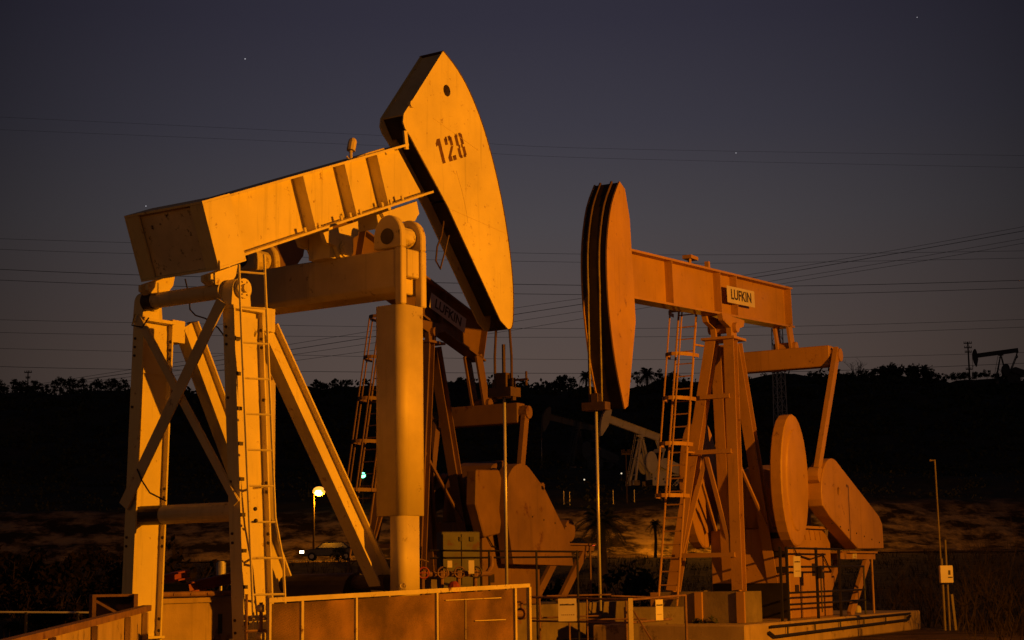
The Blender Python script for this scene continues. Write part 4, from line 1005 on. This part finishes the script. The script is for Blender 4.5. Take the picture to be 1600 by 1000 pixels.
def bare(p, h, w, label, seed, name="bare_shrub", group=None, n=9, m=TWIG, r0=0.03):
    r = empty(name, p, 0, label, "shrub", group); rr = random.Random(seed); b = MB()
    def grow(q, d, L, rad_, lev):
        e = q+d*L; mid = q+d*L*0.5+V((rr.uniform(-1, 1), rr.uniform(-1, 1), 0))*L*0.06
        b.tube([q, mid, e], rad_, 4, caps=False, r2=rad_*0.5)
        if lev < 3:
            for i in range(rr.randint(2, 3)):
                t = rr.uniform(0.4, 1.0); grow(q.lerp(e, t), (d+V((rr.gauss(0, 0.5), rr.gauss(0, 0.5), rr.gauss(0.1, 0.3)))).normalized(), L*rr.uniform(0.45, 0.7), rad_*0.5, lev+1)
    for i in range(n):
        a = rr.uniform(0, 6.283); grow(V((rr.uniform(-0.2, 0.2)*w, rr.uniform(-0.2, 0.2)*w, -0.05)), V((math.cos(a)*0.45*w/h, math.sin(a)*0.45*w/h, 1)).normalized(), h*rr.uniform(0.4, 0.6), r0, 0)
    b.build("branches", m, r); return r
t = at(1333, 562, 450); z0 = gz(t.x, 450)-0.5; bare(V((t.x, 450, z0)), t.z-z0+1, 6, "sparse twiggy tree showing sky through it on the skyline", 21, "bare_tree", n=6, m=BARK, r0=0.14)
def ridge_palm(px, py, label, seed, fl, Y=440):
    t = at(px, py, Y); z0 = gz(t.x, Y)-0.5; palm(V((t.x, Y, z0)), max(2, t.z-z0-fl*0.5), label, seed, 2.0, fl=fl, nf=34, group="palms on the hilltop", trunk=0.35)
ridge_palm(915, 578, "dark palm on the skyline touching the right pumpjack's horsehead", 31, 3.2)
ridge_palm(1010, 572, "dark palm on the skyline left of the caged ladder", 32, 4.2)
ridge_palm(1052, 578, "dark palm on the skyline behind the caged ladder", 33, 3.2)
# near palm and scrub in the dip
q = at(938, 812, 75); palm(V((q.x, q.y, gz(q.x, q.y))), q.z-gz(q.x, q.y), "low dark palm between the right rod and its caged ladder", 41, 1.0, fl=1.5, nf=40, trunk=0.2)
q = at(1022, 818, 120); palm(V((q.x, q.y, gz(q.x, q.y))), max(0.6, q.z-gz(q.x, q.y)), "tiny palm silhouetted against the pale cut bank", 42, 0.8, fl=0.9, nf=22, trunk=0.12)
def shrub(p, h, w, label, seed, m=LEAF, group=None, n=700):
    r = empty("leafy_shrub", p, 0, label, "shrub", group); rr = random.Random(seed); b = MB()
    for i in range(7):
        a = rr.uniform(0, 6.28); b.tube([(0, 0, -0.1), (math.cos(a)*w*0.15, math.sin(a)*w*0.15, h*0.3), (math.cos(a)*w*0.35, math.sin(a)*w*0.35, h*0.75)], 0.02*h, 4, r2=0.006*h)
    b.build("stem", BARK, r); leaf_mesh("foliage", m, n, w*0.5, h*0.5, 0.06*h, 14, seed, r, h*0.48); return r
SL = "dim reddish brown shrub in the dark band at the lower left"
for i, (px, py, Yd, h) in enumerate(((20, 845, 70, 2.2), (62, 850, 74, 2.0), (105, 862, 68, 1.7), (150, 858, 80, 1.9), (186, 868, 72, 1.5), (36, 900, 62, 1.4), (90, 905, 60, 1.2), (140, 905, 64, 1.2))):
    q = at(px, py, Yd); z0 = gz(q.x, q.y); shrub(V((q.x, q.y, z0-0.1)), max(h, q.z-z0), max(h, q.z-z0)*1.25, SL, 60+i, LEAFD, "shrubs at the lower left")
SLb = "bare branched shrub in the dark thicket right of the right pumpjack"
for i, (px, py, Yd) in enumerate(((1402, 880, 56), (1432, 850, 60), (1512, 820, 58), (1545, 800, 55), (1580, 815, 57), (1530, 880, 52), (1570, 900, 51), (1600, 850, 54), (1455, 890, 55), (1500, 905, 51))):
    q = at(px, py, Yd); z0 = gz(q.x, q.y); bare(V((q.x, q.y, z0)), q.z-z0+0.2, (q.z-z0)*0.9, SLb, 80+i, group="thicket at the right", n=10, r0=0.022)
for i, (px, py, Yd, lab) in enumerate(((1112, 955, 43, "dark clump of scrub against the footing of the right pumpjack"), (275, 850, 60, "dim leafy shrub seen between the two columns"), (322, 868, 58, "lower dim shrub seen between the columns, nearer the grey cylinder"), (985, 880, 60, "dark shrub behind the pipe railing below the small palm"), (870, 905, 52, "dark shrub between the belt guard and the right rod"), (530, 855, 118, "dark shrub on the verge under the glowing street lamp"))):
    q = at(px, py, Yd); z0 = gz(q.x, q.y); h = max(0.7, q.z-z0); shrub(V((q.x, q.y, z0-0.05)), h, h*1.3, lab, 100+i, LEAF if i in (0, 3, 4, 5) else LEAFD)
# scrub covering the hillside
b = MB(); rr = random.Random(5)
for i in range(4200):
    y = 176+(445-176)*rr.random()**0.8; x = rr.uniform(-0.36, 0.36)*y; z = gz(x, y); s_ = rr.uniform(0.5, 1.5)*(0.6+y/400)
    for k in range(14):
        p = V((x, y, z))+V((rr.gauss(0, 0.5), rr.gauss(0, 0.5), abs(rr.gauss(0, 0.45))))*s_
        a = V((rr.gauss(0, 1), rr.gauss(0, 1), rr.gauss(0, 1))).normalized(); c2 = a.cross(V((rr.gauss(0, 1), rr.gauss(0, 1), rr.gauss(0, 1)))).normalized(); l = (0.16 if y < 260 else 0.3)*s_
        b.add([p-a*l, p+c2*l*0.6, p+a*l, p-c2*l*0.6], [(0, 1, 2, 3)])
o = b.build("hillside_scrub", LEAF); tag(o, "low dark scrub covering the far hillside", "scrub", kind="stuff")
b = MB()
for i in range(2600):
    y = rr.uniform(43, 122); x = rr.uniform(-0.36, 0.36)*y
    if -0.1*y-2 < x < 0.27*y and y < 56: continue
    z = gz(x, y); h = rr.uniform(0.15, 0.55)
    for k in range(6):
        p = V((x+rr.gauss(0, 0.18), y+rr.gauss(0, 0.18), z-0.02)); tip = p+V((rr.gauss(0, 0.15), rr.gauss(0, 0.15), h)); w = V((rr.uniform(-1, 1), rr.uniform(-1, 1), 0)).normalized()*0.02
        b.add([p-w, p+w, tip], [(0, 1, 2)])
o = b.build("dry_grass", LEAFD); tag(o, "dry grass tufts on the flat ground beyond the pumpjacks", "grass", kind="stuff")

# ------------------------------------------------------------------ power lines, poles, tower
def wire(pts, Y, label, r_=0.05, group="power lines across the sky", dY=0):
    W = [at(px, py, Y+dY*(px/1600)) for px, py in pts]
    # smooth sag through the measured points
    xs = smooth_curve([(w.x, w.z) for w in W], 6); ys = smooth_curve([(w.x, w.y) for w in W], 6)
    mid = V((0, W[0].y, W[0].z))
    P = [V((x, yv[1], z))-mid for (x, z), yv in zip(xs, ys)]
    o = MB().tube(P, r_, 5).build("power_line", WIRE, loc=mid); tag(o, label, "power line", group); return o
HW = [([(-60, 180), (600, 212), (900, 231), (1660, 244)], "uppermost faint power line crossing the sky", 0.022),
      ([(-60, 200), (600, 228), (900, 246), (1660, 263)], "second faint power line from the top of the sky", 0.022),
      ([(-60, 371), (200, 379), (800, 395), (1150, 398), (1660, 391)], "thin power line meeting the largest pumpjack's tail at its top", 0.034),
      ([(-60, 387), (200, 396), (800, 408), (1150, 411), (1660, 402)], "thin power line passing behind the tail end plate", 0.034),
      ([(-60, 418), (230, 430), (800, 444), (1230, 447), (1660, 436)], "dark thick power line level with the end of the tail box", 0.055),
      ([(-60, 435), (230, 446), (800, 459), (1230, 460), (1660, 448)], "dark power line just below the thickest one", 0.05),
      ([(-60, 498), (200, 504), (800, 513), (1230, 510), (1660, 497)], "upper of two thin power lines through the right equalizer", 0.036),
      ([(-60, 518), (200, 523), (800, 527), (1230, 523), (1660, 509)], "lower of two thin power lines through the right equalizer", 0.036),
      ([(-60, 543), (200, 549), (800, 561), (1230, 560), (1660, 549)], "thin power line crossing the skyline pole near its crossarm", 0.034),
      ([(-60, 571), (200, 577), (800, 583), (1230, 581), (1660, 565)], "lowest dark power line just above the hilltop trees", 0.045)]
for pts, lab, r_ in HW: wire(pts, 330, lab, r_)
XW = [([(60, 600), (410, 545), (800, 482), (1150, 432), (1380, 394), (1660, 343)], "topmost of the four power lines climbing to the right"),
      ([(60, 603), (410, 553), (800, 492), (1170, 435), (1400, 396), (1660, 350)], "second and darkest of the four climbing power lines"),
      ([(60, 607), (410, 561), (800, 503), (1200, 440), (1420, 404), (1660, 362)], "third of the four power lines climbing to the right"),
      ([(60, 611), (410, 570), (800, 516), (1230, 442), (1440, 408), (1660, 369)], "lowest of the four power lines climbing to the right")]
for i, (pts, lab) in enumerate(XW): wire(pts, 260, lab, 0.045 if i == 1 else 0.03, "power lines climbing to the right")
def pole(px, py_top, Y, label, arms, r_=0.22):
    t = at(px, py_top, Y); z0 = gz(t.x, Y)-0.5; h = t.z-z0
    s = empty("utility_pole", V((t.x, Y, z0)), 0, label, "utility pole"); MB().tube([(0, 0, 0), (0, 0, h)], r_, 8, r2=r_*0.7).build("pole", WOOD, s)
    for dz, w in arms:
        o = MB().box(-w, w, -0.1, 0.1, h-dz-0.12, h-dz+0.12)
        for x in (-w*0.9, -w*0.45, w*0.45, w*0.9): o.tube([(x, 0, h-dz+0.1), (x, 0, h-dz+0.5)], 0.08, 5)
        o.build("crossarm", WOOD, s)
pole(1512, 534, 440, "tall utility pole with crossarms on the right skyline", ((0.4, 1.1), (1.6, 1.0), (2.8, 0.9), (7.4, 0.9)), 0.26)
pole(44, 579, 440, "small utility pole with one crossarm on the left skyline", ((0.5, 1.0), (2.0, 0.6)), 0.2)
pole(978, 705, 185, "slim pole standing before the small pale pumpjack", ((0.3, 0.5),), 0.09)
def lattice(px, py0, py1, Y, w, label):
    a = at(px, py0, Y); z0 = at(px, py1, Y).z; z0 = min(z0, a.z-5); gz0 = gz(a.x, Y); z0 = gz0; h = a.z-z0
    s = empty("lattice_tower", V((a.x, Y, z0)), 0.3, label, "tower"); b = MB(); k = w*0.5
    for sx in (-1, 1):
        for sy in (-1, 1): b.bar((sx*k, sy*k, 0), (sx*k*0.75, sy*k*0.75, h), 0.14, 0.14)
    b.build("tower_leg", GALV, s); b = MB(); n = max(5, int(h/(w*1.3)))
    for i in range(n):
        z1, z2 = h*i/n, h*(i+1)/n; q1, q2 = k*(1-0.25*i/n), k*(1-0.25*(i+1)/n)
        for sg in (-1, 1):
            b.bar((-q1, sg*q1, z1), (q2, sg*q2, z2), 0.07, 0.07); b.bar((q1, sg*q1, z1), (-q2, sg*q2, z2), 0.07, 0.07)
            b.bar((sg*q1, -q1, z1), (sg*q2, q2, z2), 0.07, 0.07); b.bar((-q1, sg*q1, z1), (q1, sg*q1, z1), 0.07, 0.07)
    b.build("bracing", GALV, s)
lattice(1214, 512, 660, 300, 1.9, "slim grey lattice tower behind the tail of the right pumpjack")
# pumpjack silhouette on the right skyline
P3 = at(1566, 594, 446); P3.z = gz(P3.x, P3.y)-0.3
conv(P3, math.radians(172), "dark pumpjack silhouette on the right skyline beside the pole", -6, -3.6, 6.9, DARKP, detail=False, sign=False, sc=1.12)
# old fence posts on the slope
for i, (px, py) in enumerate(((958, 772), (991, 770), (890, 773), (880, 725), (1040, 772))):
    q = at(px, py, 186); z0 = gz(q.x, q.y); o = MB().tube([(0, 0, -0.2), (0, 0, 1.5)], 0.06, 6).build("fence_post", GALV, loc=(q.x, q.y, z0)); tag(o, "short pale post on the slope above the cut bank", "post", "posts above the cut bank")

# ------------------------------------------------------------------ stars
for px, py, r_, lab in ((383, 92, 3.4, "bright star in the upper left of the sky"), (228, 322, 3.0, "star just above the largest pumpjack's tail"), (1433, 27, 2.4, "faint star near the top right corner"), (1150, 239, 2.6, "faint star above the right pumpjack")):
    p = at(px, py, 9000); o = MB().sphere((0, 0, 0), r_, 6).build("star", ESTAR, loc=p); tag(o, lab, "star", "stars")

# ------------------------------------------------------------------ dusk sky and light
w = bpy.data.worlds.new("World"); S.world = w; w.use_nodes = True
nt = w.node_tree; N = nt.nodes; L = nt.links
bg = N["Background"]
SUN_EL, SUN_ROT = rad(-4.0), rad(-35)
tc = N.new("ShaderNodeTexCoord"); sx = N.new("ShaderNodeSeparateXYZ"); L.new(tc.outputs["Generated"], sx.inputs[0])
rp = N.new("ShaderNodeValToRGB"); L.new(sx.outputs["Z"], rp.inputs["Fac"])
def lin(c): return tuple(((v/255+0.055)/1.055)**2.4 if v > 10 else v/255/12.92 for v in c)+(1,)
e = rp.color_ramp.elements
stops = [(0.0, (94, 77, 68)), (0.129, (85, 72, 67)), (0.209, (71, 67, 71)), (0.264, (59, 57, 67)), (0.325, (49, 47, 60)), (0.5, (30, 30, 44)), (1.0, (16, 17, 30))]
e[0].position, e[0].color = stops[0][0], lin(stops[0][1]); e[1].position, e[1].color = stops[-1][0], lin(stops[-1][1])
for p, c in stops[1:-1]:
    k = e.new(p); k.color = lin(c)
# lens vignette put into the sky colour: brightest over the ridge, darker to both sides
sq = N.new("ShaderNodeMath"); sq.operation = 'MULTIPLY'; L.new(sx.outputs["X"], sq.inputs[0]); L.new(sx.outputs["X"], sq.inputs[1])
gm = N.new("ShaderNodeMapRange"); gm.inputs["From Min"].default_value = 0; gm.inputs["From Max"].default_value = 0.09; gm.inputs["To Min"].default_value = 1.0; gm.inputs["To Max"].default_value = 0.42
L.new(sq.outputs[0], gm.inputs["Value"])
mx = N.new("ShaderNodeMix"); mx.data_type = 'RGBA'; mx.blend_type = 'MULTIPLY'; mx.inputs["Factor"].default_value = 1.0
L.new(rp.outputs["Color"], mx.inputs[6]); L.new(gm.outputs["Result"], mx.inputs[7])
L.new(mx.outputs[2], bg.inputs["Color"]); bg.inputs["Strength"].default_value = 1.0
sd = bpy.data.lights.new("sun", 'SUN'); sd.energy = 0.012; sd.angle = rad(12); sd.color = (0.75, 0.8, 1.0)
so = bpy.data.objects.new("sun", sd); COL.objects.link(so); so.rotation_euler = (rad(80), 0, rad(145))

S.view_settings.view_transform = 'Standard'; S.view_settings.look = 'None'; S.view_settings.exposure = 0.0; S.view_settings.gamma = 1.0
S.cycles.max_bounces = 6; S.cycles.sample_clamp_indirect = 4.0
